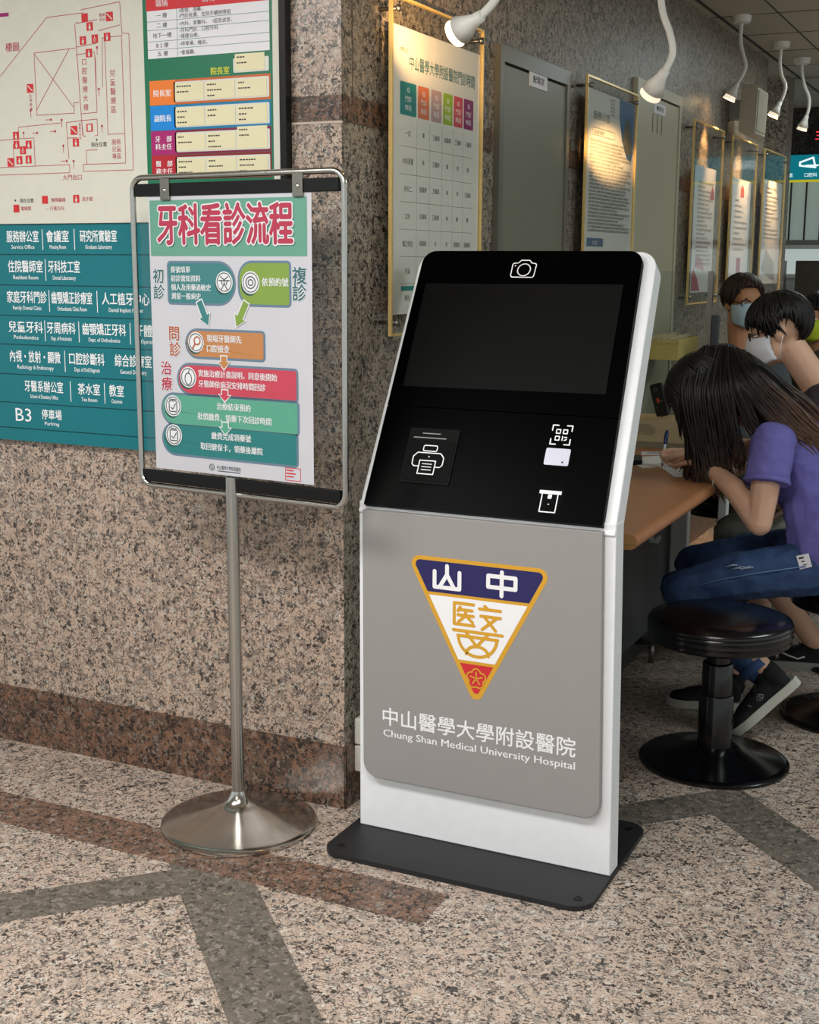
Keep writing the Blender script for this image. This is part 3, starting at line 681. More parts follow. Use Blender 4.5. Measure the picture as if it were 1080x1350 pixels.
# ------------------------------------------------------------------ directory board on the left wall
D = thing('directory_board', 'large cream and green wall directory with red floor plan and black frame', 'board', (-0.8, 0, 1.61))
b = B(); b.prism([(-1.9, 1.607), (-0.165, 1.607), (-0.165, 2.5), (-1.9, 2.5)], WA, 0.0015, 0.02); obj('board_panel', b, CREAM, D)
b = B(); b.prism([(-0.165, 1.607), (-0.146, 1.607), (-0.146, 2.52), (-0.165, 2.52)], WA, 0.0015, 0.03); b.prism([(-1.9, 2.5), (-0.165, 2.5), (-0.165, 2.52), (-1.9, 2.52)], WA, 0.0015, 0.03); obj('frame', b, BLACK, D)
b = B(); b.prism([(-0.592, 1.66), (-0.19, 1.66), (-0.19, 2.47), (-0.592, 2.47)], WA, 0.02, 0.0212); gp = obj('green_panel', b, GREENB, D)
g = 0.0216
b = B()
b.mi = 0; b.rect(WA, -0.578, 2.034, -0.197, 2.155, g); b.mi = 1; b.rect(WA, -0.580, 2.155, -0.195, 2.215, g + 0.0001)
b.mi = 3
zs = [2.155, 2.128, 2.106, 2.077, 2.056, 2.034]
for z in zs[1:-1]: b.rect(WA, -0.578, z - 0.0006, -0.197, z + 0.0006, g + 0.0004)
b.rect(WA, -0.482, 2.034, -0.4808, 2.155, g + 0.0004)
b.mi = 2
rows = [('一 樓', '•掛號、領藥。•門診批價、住院手續辦理組'), ('二 樓', '•內科、家醫科。  •超音波室。'), ('地下一樓', '•牙科門診、口腔外科•復健治療。'), ('B 2 樓', '•停車場、機房。'), ('五 樓', '•會議廳。')]
for (a, t), z0, z1 in zip(rows, zs, zs[1:]):
    b.text(WA, a, -0.53, (z0 + z1) / 2 - 0.005, 0.014, align='c', c=g + 0.0004, sx=1.1)
    for k, ln in enumerate(t.split('•')[1:] if z0 - z1 > 0.025 else [t[1:]]):
        n = len(t.split('•')[1:]) if z0 - z1 > 0.025 else 1
        zz = z0 - (z0 - z1) * (k + 0.72) / n
        b.text(WA, '•' + ln, -0.474, zz, 0.0125, c=g + 0.0004, sx=1.05)
b.mi = 0; b.text(WA, '職稱', -0.548, 2.165, 0.02, c=g + 0.0005); b.text(WA, '說明', -0.40, 2.167, 0.02, c=g + 0.0005)
obj('timetable', b, [PAPER, REDP, PRINTK, mat('table_rule', (92, 140, 130), 0.6, var=0)], gp)
b = B(); b.text(WA, '院長室', -0.378, 1.984, 0.021, c=g, bold=0.02, sx=0.95); obj('yellow_lettering', b, mat('yellow_print', (222, 214, 40), 0.5, var=0), gp)
CARD = mat('cream_card', (226, 218, 180), 0.6, var=0.03); TRAY = mat('clear_card_tray', (214, 214, 206), 0.3, var=0.02)
cols = [((232, 122, 44), (196, 98, 44), '院長室', 1.9135, 1.977), ((0, 132, 214), (16, 120, 168), '副院長', 1.848, 1.9125), ((164, 24, 106), (124, 22, 60), '牙科部主任', 1.784, 1.847), ((178, 24, 40), (132, 22, 34), '醫務部主任', 1.719, 1.783)]
cname = ['orange', 'blue', 'magenta', 'dark red']; place = ['leftmost', 'middle', 'rightmost']
def card(x0, z0, x1, z1, label, seed):
    rnd = random.Random(seed); b = B(); b.prism([(x0, z0), (x1, z0), (x1, z1), (x0, z1)], WA, 0.0225, 0.0232)
    b.mi = 1
    for k in range(2 + seed % 2):
        zz = z1 - 0.010 - k * 0.014; x = x0 + 0.006
        for q in range(rnd.randint(3, 6)):
            wd = rnd.uniform(0.004, 0.008)
            if x + wd > x1 - 0.004: break
            b.rect(WA, x, zz, x + wd, zz + 0.0035, 0.0234); x += wd + 0.0018
    tag(obj('name_card', b, [CARD, PRINTK]), label, 'card', 'cream name cards on the green board')
for i, (c1, c2, t, z0, z1) in enumerate(cols):
    b = B(); b.mi = 0; b.prism([(-0.576, z0), (-0.492, z0), (-0.492, z1), (-0.576, z1)], WA, 0.0212, 0.0222)
    b.mi = 1; b.prism([(-0.492, z0), (-0.196, z0), (-0.196, z1), (-0.492, z1)], WA, 0.0212, 0.0216)
    b.mi = 2; b.prism(rrect(-0.498, z0 + 0.006, -0.200, z1 - 0.006, 0.004), WA, 0.0212, 0.0222)
    b.mi = 3
    if len(t) == 3: b.text(WA, t, -0.535, (z0 + z1) / 2 - 0.008, 0.019, width=0.056, align='c', c=0.0225, bold=0.02)
    else:
        b.text(WA, t[0] + '　' + t[2], -0.535, (z0 + z1) / 2 + 0.004, 0.017, width=0.054, align='c', c=0.0225, bold=0.02); b.text(WA, t[1] + t[3:], -0.535, (z0 + z1) / 2 - 0.016, 0.017, width=0.054, align='c', c=0.0225, bold=0.02)
    obj('card_row', b, [mat('row_%s' % cname[i].replace(' ', '_'), c1, 0.45, var=0), mat('row_edge_%s' % cname[i].replace(' ', '_'), c2, 0.45, var=0), TRAY, PRINTW], D)
    for k in range(3):
        x = -0.493 + 0.097 * k; up = 0.012 if (i == 2 and k == 2) else 0
        card(x, z0 + 0.009, x + 0.092, z1 - 0.010 + up, 'cream name card in the %s row of the green board, %s of three' % (cname[i], place[k]), i * 3 + k)
b = B(); b.prism(rrect(-0.308, 1.984, -0.200, 2.020, 0.004), WA, 0.0212, 0.0222); obj('card_pocket', b, TRAY, D)
card(-0.302, 1.988, -0.212, 2.030, 'single cream name card in the pocket above the orange row', 14)
# red floor plan
b = B(); g = 0.0205; LWm = 0.0016
def ml(*pts, closed=False, w=LWm): b.stroke(WA, pts, w, g, closed, False)
ml((-1.12, 2.0), (-0.919, 2.165), (-0.79, 2.168)); ml((-0.80, 2.176), (-0.667, 2.187), (-0.663, 2.106), (-0.640, 2.104), (-0.640, 1.748), (-0.813, 1.748), (-0.813, 1.767), (-0.665, 1.767), (-0.665, 2.103))
ml((-0.742, 2.118), (-0.668, 2.128)); ml((-0.82, 2.142), (-0.81, 2.145)); ml((-0.822, 2.140), (-0.81, 1.845)); ml((-0.822, 2.08), (-0.75, 2.086)); ml((-0.812, 2.142), (-0.745, 2.147))
ml((-0.822, 2.06), (-0.758, 2.064), (-0.757, 1.905), (-0.812, 1.903)); ml((-0.755, 2.05), (-0.757, 1.955))
ml((-0.97, 2.074), (-0.823, 2.078)); ml((-0.97, 2.074), (-0.97, 1.906), (-0.836, 1.906), (-0.836, 1.934), (-0.818, 1.934)); ml((-0.97, 2.072), (-0.838, 1.922)); ml((-0.845, 2.077), (-0.97, 1.920))
ml((-0.731, 2.098), (-0.722, 2.098), (-0.722, 1.845), (-0.668, 1.845)); ml((-0.731, 2.098), (-0.665, 2.10)); ml((-0.73, 2.098), (-0.735, 1.97))
ml((-1.04, 1.86), (-1.04, 1.876), (-0.885, 1.882)); ml((-0.862, 1.784), (-0.866, 1.882), (-0.812, 1.885), (-0.758, 1.887), (-0.758, 1.843), (-0.768, 1.843)); ml((-0.812, 1.885), (-0.808, 1.843), (-0.798, 1.843)); ml((-0.866, 1.84), (-0.83, 1.84))
ml((-0.80, 1.768), (-0.80, 1.805), (-0.76, 1.805)); ml((-1.12, 1.766), (-0.861, 1.768), (-0.861, 1.746), (-1.12, 1.745)); ml((-1.12, 1.842), (-0.985, 1.845), (-0.985, 1.766)); ml((-1.062, 1.83), (-1.062, 1.766))
for x, y, u in ((-0.94, 1.892, (0.02, 0)), (-0.99, 1.858, (0.018, 0)), (-0.925, 1.86, (0.018, 0)), (-0.88, 1.80, (0, 0.02)), (-0.992, 1.90, (0, 0.02)), (-0.882, 1.87, (0, 0.02)), (-0.846, 1.757, (0, 0.02)), (-0.749, 2.055, (0, 0.02)), (-0.748, 1.948, (0, 0.018)), (-0.742, 1.85, (0, 0.018)), (-0.89, 1.778, (0.02, 0)), (-1.022, 1.846, (0, 0.014))):
    ml((x, y), (x + u[0], y + u[1])); b.flat([(x + u[0] - 0.003, y + u[1] - 0.003), (x + u[0] + 0.003, y + u[1] - 0.003), (x + u[0] + 0.003, y + u[1] + 0.003), (x + u[0] - 0.003, y + u[1] + 0.003)], WA, g)
obj('floor_plan_lines', b, MAPRED, D)
sq = [(-0.787, 2.155, 'd'), (-0.771, 2.131, 'm'), (-0.703, 2.152, 's'), (-0.796, 2.096, 'm'), (-0.755, 2.098, 'w'), (-0.713, 2.10, 'm'), (-0.777, 2.062, 'm'), (-0.99, 1.98, 's'), (-0.84, 1.86, 's'), (-0.785, 1.865, 'c'), (-0.835, 1.827, 'm'), (-1.05, 1.853, 'm'), (-1.05, 1.828, 'm'), (-1.005, 1.827, 'm'), (-1.027, 1.812, 'w'), (-1.042, 1.785, 'm'), (-1.008, 1.786, 'm'), (-1.075, 1.78, 's'), (-0.955, 1.673, 'd'), (-1.062, 1.650, 'd'), (-0.842, 1.674, 'm')]
for x, z, t in sq:
    h = 0.011 if t != 's' else 0.012
    b = B(); b.mi = 0; b.rect(WA, x - h, z - h, x + h, z + h, g)
    b.mi = 1; c = g + 0.0004
    if t == 'm': b.flat(circ(x, z + 0.005, 0.0022, 8), WA, c); b.flat([(x - 0.004, z - 0.001), (x - 0.002, z - 0.009), (x + 0.002, z - 0.009), (x + 0.004, z - 0.001), (x, z + 0.003)], WA, c)
    elif t == 's': b.stroke(WA, [(x - 0.008, z + 0.007), (x + 0.008, z - 0.007)], 0.003, c)
    elif t == 'w': b.stroke(WA, circ(x, z - 0.003, 0.004, 10), 0.0015, c, True, False); b.stroke(WA, [(x, z + 0.007), (x, z)], 0.002, c)
    elif t == 'c': b.rect(WA, x - 0.006, z - 0.008, x + 0.006, z + 0.008, c)
    obj('plan_symbol', b, [REDP, CREAM], D)
def plan_text(items, m):
    b = B()
    for tx, x, z, h, al, sx, bo in items: b.text(WA, tx, x, z, h, align=al, c=g, sx=sx, bold=bo)
    obj('plan_lettering', b, m, D)
def column(s_, x, z, dz, h): plan_text([(ch, x, z - dz * k, h, 'c', 1, 0) for k, ch in enumerate(s_)], MAPRED)
column('口腔醫療大樓', -0.795, 2.033, 0.024, 0.019); column('兒童醫療區', -0.700, 1.998, 0.024, 0.020); column(('服務', '兒童', '專區'), -0.695, 1.818, 0.019, 0.016)
column('往停車場', -0.99, 1.955, 0.0115, 0.010); column('電動手扶梯', -0.819, 1.872, 0.009, 0.008); column(('電梯', '手扶'), -0.728, 2.154, 0.012, 0.010)
for tx, x, z, h, al, sx, m in (('大門出口', -0.853, 1.727, 0.016, 'c', 1.1, MAPRED), ('無障礙梯', -0.932, 1.667, 0.013, 'l', 1, MAPRED), ('電梯間', -1.045, 1.645, 0.013, 'l', 1, MAPRED), ('— 行進方向', -0.955, 1.644, 0.013, 'l', 1, MAPRED), ('洗手間', -0.822, 1.668, 0.013, 'l', 1, MAPRED), ('樓圖', -1.048, 2.085, 0.026, 'c', 1, MAPRED), ('現在位置', -0.755, 1.814, 0.014, 'c', 1, PRINTK), ('現在位置', -1.048, 1.667, 0.013, 'l', 1, PRINTK)):
    plan_text([(tx, x, z, h, al, sx, 0.01)], m)
for x, z in ((-0.762, 1.832), (-1.065, 1.673)): b = B(); b.flat(circ(x, z, 0.003, 10), WA, g); obj('position_dot', b, PRINTK, D)
b = B(); b.rect(WA, -1.10, 2.178, -1.055, 2.188, g); obj('heading_bar', b, mat('magenta_print', (150, 40, 110), 0.5, var=0), D)

# teal department directory below it
T = thing('department_directory', 'teal department directory panel with white lettering below the floor plan', 'sign', (-0.9, 0, 0.972))
zz = [1.603, 1.519, 1.431, 1.343, 1.258, 1.170, 1.085, 1.009]
content = [
 [(-1.105, '服務辦公室', -0.985, 'Service Office'), (-0.957, '會議室', -0.875, 'Meeting Room'), (-0.835, '研究所實驗室', -0.705, 'Graduate Laboratory')],
 [(-1.105, '住院醫師室', -0.975, 'Resident Room'), (-0.955, '牙科技工室', -0.840, 'Dental Laboratory')],
 [(-1.115, '家庭牙科門診', -0.965, 'Family Dental Clinic'), (-0.948, '齒顎矯正診療室', -0.800, 'Orthodontic Clinic Room'), (-0.765, '人工植牙中心', -0.60, 'Dental Implant Center'), (-0.545, '掛號', -0.49, 'Desk')],
 [(-1.115, '兒童牙科', -0.985, 'Pedodontics'), (-0.970, '牙周病科', -0.865, 'Dept. of Periodontics'), (-0.840, '齒顎矯正牙科', -0.685, 'Dept. of Orthodontics'), (-0.655, '牙體復形科', -0.50, 'Operative Dentistry')],
 [(-1.115, '內視・放射・顯微', -0.925, 'Radiology & Endoscopy'), (-0.892, '口腔診斷科', -0.765, 'Dept. of Oral Diagnosis'), (-0.728, '綜合診療室', -0.60, 'General Dentistry')],
 [(-1.065, '牙醫系辦公室', -0.92, 'School of Dentistry Office'), (-0.865, '茶水室', -0.785, 'Tea Room'), (-0.752, '教室', -0.70, 'Classroom')],
 [(-1.105, 'B3', -1.045, None), (-1.005, '停車場', -0.93, 'Parking')]]
for i, row in enumerate(content):
    z1, z0 = zz[i], zz[i + 1]
    b = B(); b.prism([(-1.9, z0 + 0.0018), (-0.148, z0 + 0.0018), (-0.148, z1 - 0.0012), (-1.9, z1 - 0.0012)], WA, 0.0015, 0.02); rp = obj('row_panel', b, TEAL, T)
    h = z1 - z0
    for k, (x, t, xe, en) in enumerate(row):
        b = B()
        if en is None: b.text(WA, t, x, z0 + 0.022, 0.056, width=xe - x, c=0.0203); obj('level_number', b, PRINTW, rp); continue
        b.text(WA, t, x, z0 + h * 0.46, h * 0.42, width=xe - x, c=0.0203, bold=0.012)
        b.text(WA, en, (x + xe) / 2, z0 + h * 0.2, h * 0.19, width=(xe - x) * 0.72, align='c', c=0.0203, bold=0.01)
        if k < len(row) - 1 and not (i == 4 and k == 1) and row[0][1] != 'B3':
            xm = (xe + row[k + 1][0]) / 2; b.rect(WA, xm - 0.0012, z0 + h * 0.16, xm + 0.0012, z0 + h * 0.86, 0.0203)
        obj('department_lettering', b, PRINTW, rp)
b = B(); b.prism([(-1.9, 0.972), (-0.148, 0.972), (-0.148, 1.0075), (-1.9, 1.0075)], WA, 0.0015, 0.02); obj('bottom_strip', b, TEAL, T)
b = B(); b.prism([(-1.9, 0.972), (-0.147, 0.972), (-0.147, 1.606), (-1.9, 1.606)], WA, 0.0015, 0.017); obj('backing', b, TEALD, T)

# ------------------------------------------------------------------ framed notice panels on the right wall
def text_lines(b, fr, x0, x1, z_top, z_bot, n, h, c, seed, ragged=0.35):
    rnd = random.Random(seed); words = '院務公告服務項目病人權利義務就診須知醫療品質安全尊重隱私同意說明檢查治療計畫諮詢申訴管道'
    for k in range(n):
        z = z_top - (z_top - z_bot) * k / max(1, n - 1)
        wd = (x1 - x0) * (1 - (rnd.random() * ragged if rnd.random() < 0.6 else 0))
        m = max(3, int(wd / (h * 1.02))); s = ''.join(rnd.choice(words) for _ in range(m))
        b.text(fr, s, x0, z, h, width=wd, c=c)
def panel(y0, y1, z0, z1, label):
    t = thing('notice_holder', label, 'notice panel', (0.03, (y0 + y1) / 2, z0), 'clear notice panels along the stone wall')
    X0, X1 = 0.046, 0.052
    b = B(); b.box(y0 + 0.006, z0 + 0.006, X0, y1 - 0.006, z1 - 0.006, X1, WB); obj('clear_cover', b, ACR2, t)
    b = B(); e = 0.007
    for a in ((y0, z0, y0 + e, z1), (y1 - e, z0, y1, z1), (y0 + e, z1 - e, y1 - e, z1), (y0 + e, z0, y1 - e, z0 + e)): b.box(a[0], a[1], X0 - 0.002, a[2], a[3], X1 + 0.002, WB)
    obj('edge', b, BRASS, t)
    for y in (y0 + 0.03, y1 - 0.03):
        for z in (z0 + 0.035, z1 - 0.035):
            b = B(); b.cyl((0.0015 if not (y > 5.42 and y < 6.1) else 0.01, y, z), (X1 + 0.004, y, z), 0.006, seg=12); b.lathe([(0, 0.008), (0.009, 0.006), (0.010, 0)], (X1 + 0.004, y, z), (1, 0, 0), 14); obj('standoff', b, DSTEEL, t)
    return t
PANELS = [(0.176, 0.800), (1.802, 2.464), (3.448, 4.086), (4.313, 4.975), (5.205, 5.918)]
plab = ['clear notice panel with colourful schedule, nearest of the five on the stone wall', 'clear notice panel with a spot-lit letter between grey and cream doors', 'clear notice panel just past the cream door, red-marked sheet inside', 'clear notice panel under the wall loudspeaker', 'clear notice panel farthest along, beside the teal overhead sign']
for (y0, y1), l in zip(PANELS, plab): panel(y0, y1, 1.305, 2.19, l)
XP = 0.0452
def sheet(name, y0, y1, z0, z1, label, build, mats):
    b = B(); b.prism([(y0, z0), (y1, z0), (y1, z1), (y0, z1)], WB, 0.0432, XP - 0.0004)
    build(b); tag(obj(name, b, mats), label, 'notice', 'sheets in the clear notice panels')
NP = mat('notice_paper', (226, 227, 222), 0.55, var=0.03); NB = mat('notice_blue', (64, 112, 160), 0.5, var=0.3, vscale=20); NBL = mat('notice_label_blue', (92, 118, 150), 0.5, var=0); TITL = mat('notice_teal_ink', (60, 120, 126), 0.5, var=0)
PC = [mat('block_teal', (28, 138, 136), 0.5, var=0), mat('block_orange', (226, 124, 76), 0.5, var=0), mat('block_mauve', (192, 160, 160), 0.5, var=0), mat('block_lime', (156, 190, 40), 0.5, var=0), mat('block_coral', (214, 74, 88), 0.5, var=0), mat('block_purple', (142, 32, 110), 0.5, var=0)]
DIN = mat('dark_ink', (84, 84, 80), 0.6, var=0)
def sched(b):
    c = XP
    b.mi = 8; b.text(WB, '中山醫學大學附設醫院門診時間', 0.300, 2.018, 0.040, width=0.45, c=c, bold=0.012)
    b.mi = 7; b.text(WB, '本院公告', 0.243, 2.055, 0.014, width=0.045, c=c)
    xs = [(0.243, 0.343), (0.355, 0.427), (0.441, 0.511), (0.523, 0.588), (0.598, 0.662), (0.671, 0.742)]
    for k, (a, e) in enumerate(xs):
        b.mi = 1 + k; b.prism(rrect(a, 1.893, e, 1.979, 0.004), WB, c - 0.0003, c)
        b.mi = 9
        for q, tx in enumerate(('◎', '門診', '時段')): b.text(WB, tx, (a + e) / 2, 1.953 - 0.023 * q, 0.017, align='c', c=c + 0.0004, sx=1.2, bold=0.01)
    b.mi = 7
    names = ['一診', '內科家醫', '牙科二', '口外', '矯正特別', '兒童', '夜診']
    for r in range(7):
        zr = 1.885 - 0.0735 * r
        if r: b.rect(WB, 0.243, zr, 0.742, zr + 0.0009, c)
        b.text(WB, names[r], 0.293, zr - 0.045, 0.018, align='c', c=c, width=0.066 if len(names[r]) > 3 else None)
        for k, (a, e) in enumerate(xs[1:]):
            b.text(WB, random.Random(r * 7 + k).choice(['張醫師', '王醫師', '林', '陳', '李']), (a + e) / 2, zr - 0.042, 0.016, align='c', c=c)
    for a, e in xs[:-1]: b.rect(WB, e + 0.005, 1.40, e + 0.0058, 1.885, c)
    b.mi = 1; b.rect(WB, 0.252, 1.425, 0.36, 1.438, c)
sheet('schedule_sheet', 0.205, 0.790, 1.362, 2.118, 'white weekly schedule sheet with six coloured headings in the nearest panel', sched, [NP] + PC + [DIN, TITL, PRINTW])
def letter(b):
    c = XP; b.mi = 1; b.flat([(2.231, 2.148), (2.453, 2.146), (2.453, 1.96), (2.41, 1.915), (2.35, 1.93), (2.28, 1.99), (2.235, 2.08)], WB, c - 0.0001)
    b.mi = 4; b.flat([(2.29, 1.99), (2.31, 2.05), (2.35, 2.09), (2.39, 2.05), (2.42, 1.98), (2.40, 1.935), (2.34, 1.945)], WB, c + 0.0003)
    b.mi = 3; b.text(WB, '服務公告', 1.90, 2.045, 0.034, c=c, sx=1.6); b.stroke(WB, [(1.90, 1.985), (2.18, 1.985), (2.18, 2.012), (1.90, 2.012)], 0.002, c, True); b.text(WB, '病人權利與義務', 1.92, 1.99, 0.017, c=c)
    for k in range(5): b.text(WB, '台中市南區', 2.11, 2.128 - 0.014 * k, 0.010, c=c, sx=1.3)
    text_lines(b, WB, 1.87, 2.42, 1.96, 1.625, 26, 0.0115, c, 3)
    b.mi = 2; b.rect(WB, 1.862, 1.568, 2.07, 1.60, c); b.mi = 0; b.text(WB, '中山醫院', 1.965, 1.576, 0.018, align='c', c=c + 0.0004)
sheet('letter_sheet', 1.825, 2.453, 1.40, 2.148, 'white letter sheet with a blue tower picture in the spot-lit panel', letter, [NP, NB, NBL, DIN, mat('tower_grey', (110, 108, 92), 0.6, var=0.3, vscale=60)])
def redsheet(b):
    c = XP; b.mi = 1; text_lines(b, WB, 3.60, 3.92, 1.90, 1.50, 20, 0.014, c, 5, 0.6)
    b.mi = 2; b.prism([(3.86, 1.83), (3.95, 1.83), (3.95, 1.87), (3.90, 1.90)], WB, c - 0.0002, c); b.flat([(3.54, 1.37), (3.72, 1.37), (3.66, 1.43), (3.58, 1.48), (3.54, 1.46)], WB, c); b.mi = 3; b.flat([(3.60, 1.49), (3.80, 1.47), (3.74, 1.53), (3.62, 1.55)], WB, c)
sheet('notice_sheet', 3.527, 3.972, 1.362, 1.983, 'white notice sheet with red marks in the panel past the cream door', redsheet, [PAPER, DIN, mat('notice_crimson', (178, 52, 84), 0.5, var=0.1), mat('notice_pink', (212, 150, 172), 0.5, var=0.1)])
def s4(b):
    c = XP; b.mi = 2; b.prism([(4.60, 1.875), (4.69, 1.875), (4.69, 1.92), (4.645, 1.945), (4.60, 1.92)], WB, c - 0.0002, c); b.mi = 1; text_lines(b, WB, 4.46, 4.80, 1.85, 1.58, 10, 0.014, c, 8, 0.7); b.mi = 3; b.rect(WB, 4.57, 1.42, 4.68, 1.54, c); 
sheet('notice_sheet', 4.385, 4.875, 1.38, 1.972, 'pale notice sheet with a small red mark under the loudspeaker', s4, [PAPER, DIN, mat('notice_orange_red', (204, 84, 70), 0.5, var=0), mat('notice_plum', (168, 84, 120), 0.5, var=0)])
def s5(b):
    c = XP; b.mi = 1; text_lines(b, WB, 5.33, 5.78, 1.96, 1.66, 13, 0.015, c, 9, 0.6); b.mi = 2; b.flat([(5.30, 1.47), (5.50, 1.43), (5.75, 1.40), (5.70, 1.52), (5.55, 1.56), (5.42, 1.60)], WB, c)
sheet('notice_sheet', 5.262, 5.872, 1.385, 2.015, 'white notice sheet in the farthest panel, teal sign showing above it', s5, [PAPER, DIN, mat('notice_grey_tint', (160, 164, 166), 0.5, var=0.1)])

# far overhead sign and its neighbours
SG = mat('sign_turquoise', (10, 140, 158), 0.4, var=0.02, emit=0.3)
O = thing('overhead_sign', 'turquoise overhead sign with yellow lower edge on the far wall', 'sign', (0.2, 8.0, 2.17))
b = B(); b.box(-0.60, 2.165, 0.03, 1.3, 2.358, 0.075, FW); obj('sign_face', b, SG, O)
b = B(); b.box(-0.60, 2.150, 0.03, 1.3, 2.166, 0.078, FW); obj('lower_edge', b, mat('sign_yellow', (226, 214, 40), 0.4, emit=0.3), O)
b = B(); c = 0.0765
b.stroke(FW, [(-0.58, 2.25), (-0.35, 2.25), (-0.35, 2.335), (-0.58, 2.335)], 0.008, c, True); b.rect(FW, -0.56, 2.285, -0.45, 2.31, c); b.text(FW, '日i', -0.44, 2.262, 0.07, c=c); b.text(FW, '診察處', -0.35, 2.19, 0.034, c=c); b.text(FW, '口腔科', -0.16, 2.19, 0.034, c=c)
b.stroke(FW, [(-0.20, 2.30), (-0.10, 2.335), (-0.08, 2.26), (-0.20, 2.275)], 0.014, c, True); b.stroke(FW, [(-0.15, 2.275), (-0.06, 2.275)], 0.012, c)
b.text(FW, '掛號批價', 0.1, 2.26, 0.08, c=c); b.text(FW, '領藥處', 0.6, 2.26, 0.08, c=c)
obj('lettering', b, mat('backlit_white', (225, 240, 240), 0.4, emit=0.7), O)
b = B(); b.box(-0.13, 2.44, 0.0, 0.9, 2.58, 0.04, FW); o = obj('led_display', b, mat('led_housing', (30, 28, 26), 0.4)); tag(o, 'dark display with red lit characters above the turquoise sign', 'display')
b = B(); b.text(FW, '三號看診中', -0.10, 2.475, 0.08, c=0.041); obj('lit_lettering', b, mat('red_led', (255, 60, 60), 0.4, emit=1.2), o)
# ------------------------------------------------------------------ writing counter
CT = thing('writing_counter', 'long writing counter with wood-grain top along the stone wall behind the kiosk', 'counter', (0.37, 1.4, 0))
CF = F((0, 0.275, 0), (1, 0, 0), (0, 0, 1))   # looks along the counter
b = B()
pr = [(0.024, 0.758), (0.71, 0.758)] + [(0.709 + 0.021 * math.sin(math.pi * k / 10), 0.779 - 0.021 * math.cos(math.pi * k / 10)) for k in range(1, 10)] + [(0.709, 0.8), (0.024, 0.8)]
b.prism(pr, CF, -2.1, 0); obj('worktop', b, OAK, CT, 40)
b = B(); b.prism([(0.0245, 0.7585), (0.709, 0.7585), (0.7285, 0.772), (0.7285, 0.786), (0.709, 0.7995), (0.0245, 0.7995)], CF, 0, 0.0012); b.mi = 1; b.prism([(0.03, 0.7715), (0.727, 0.7715), (0.727, 0.7725), (0.03, 0.7725)], CF, 0.001, 0.0016); obj('end_edge', b, [OAKE, mat('edge_line', (96, 66, 36), 0.6, var=0)], CT)
CABG = mat('dark_grey_laminate', (92, 96, 98), 0.4, var=0.05, vscale=10)
b = B(); b.box(0.03, 0.42, 0.10, 0.36, 2.36, 0.758); obj('modesty_panel', b, CABG, CT)
b = B(); b.box(0.03, 0.42, 0.0, 0.33, 2.36, 0.10); obj('plinth', b, mat('plinth_grey', (64, 62, 58), 0.5), CT)
for x0, x1, y in ((0.372, 0.437, 2.05), (0.505, 0.54, 2.28)):
    b = B(); b.rbox(x0, y, 0.0, x1, y + 0.05, 0.758, FZ, 0.004); obj('support_post', b, mat('pale_grey_post', (226, 228, 224), 0.4), CT)
b = B(); b.cyl((0.34, 1.70, 0.085), (0.84, 1.88, 0.085), 0.016, seg=14)
for q in (0.12, 1.0): b.cyl((0.34 + 0.5 * q, 1.70 + 0.18 * q, 0.0), (0.34 + 0.5 * q, 1.70 + 0.18 * q, 0.085), 0.010, seg=10)
obj('foot_rail', b, DSTEEL, CT)
b = B(); b.tube([(0.36, 1.62, 0.60), (0.372, 1.62, 0.60), (0.392, 1.62, 0.58), (0.398, 1.62, 0.53), (0.41, 1.62, 0.50), (0.43, 1.62, 0.50), (0.44, 1.62, 0.52)], [0.013, 0.015, 0.015, 0.014, 0.013, 0.012, 0.009], 10); obj('bag_hook', b, mat('white_hook', (206, 208, 204), 0.35), CT)

# things on the counter
KRAFT = mat('pale_carton', (178, 166, 132), 0.7, var=0.04); TAPE = mat('carton_grey_base', (128, 124, 104), 0.7)
C1_ = thing('carton', 'long pale carton with small print lying on the counter', 'box', (0.30, 2.0, 0.80))
b = B(); b.rbox(0.14, 1.91, 0.80, 0.455, 2.10, 0.912, FZ, 0.002); obj('box_body', b, KRAFT, C1_)
cf = F((0, 1.9095, 0), (1, 0, 0), (0, 0, 1))
b = B(); b.rect(cf, 0.142, 0.802, 0.453, 0.826, 0.0003); obj('grey_band', b, TAPE, C1_)
b = B(); text_lines(b, cf, 0.262, 0.330, 0.887, 0.852, 5, 0.007, 0.0004, 21, 0.3); obj('lettering', b, DIN, C1_)
b = B(); b.prism(rrect(0.15, 1.92, 0.45, 2.09, 0.002), FZ, 0.912, 0.9135); obj('lid_flap', b, mat('carton_top', (204, 176, 128), 0.7, var=0.05), C1_)
TB = thing('leaflet_box', 'tan open leaflet box fixed to the cream door above the counter', 'box', (0.10, 2.85, 1.09))
tan = mat('tan_card', (204, 178, 104), 0.6, var=0.06)
b = B()
for a in ((0.015, 2.70, 1.085, 0.205, 3.08, 1.095), (0.015, 2.70, 1.095, 0.205, 2.706, 1.175), (0.015, 3.074, 1.095, 0.205, 3.08, 1.175), (0.199, 2.706, 1.095, 0.205, 3.074, 1.175), (0.015, 2.706, 1.095, 0.021, 3.074, 1.175)): b.box(*a)
obj('tray', b, tan, TB)
b = B(); b.box(0.015, 2.697, 1.158, 0.209, 2.70, 1.176); obj('front_lip', b, mat('tan_lip', (204, 176, 108), 0.6), TB)
for k in range(5):
    b = B(); x = 0.04 + 0.03 * k; b.prism([(2.72, 1.097), (3.05, 1.097), (3.05, 1.182 + 0.004 * (k % 3)), (2.72, 1.182 + 0.004 * (k % 2))], WB, x, x + 0.008)
    tag(obj('leaflet', b, [mat('leaflet_straw', (206, 192, 150), 0.7, var=0.05)]), 'straw-coloured leaflet standing in the tan leaflet box on the wall', 'leaflet', 'leaflets in the tan box')
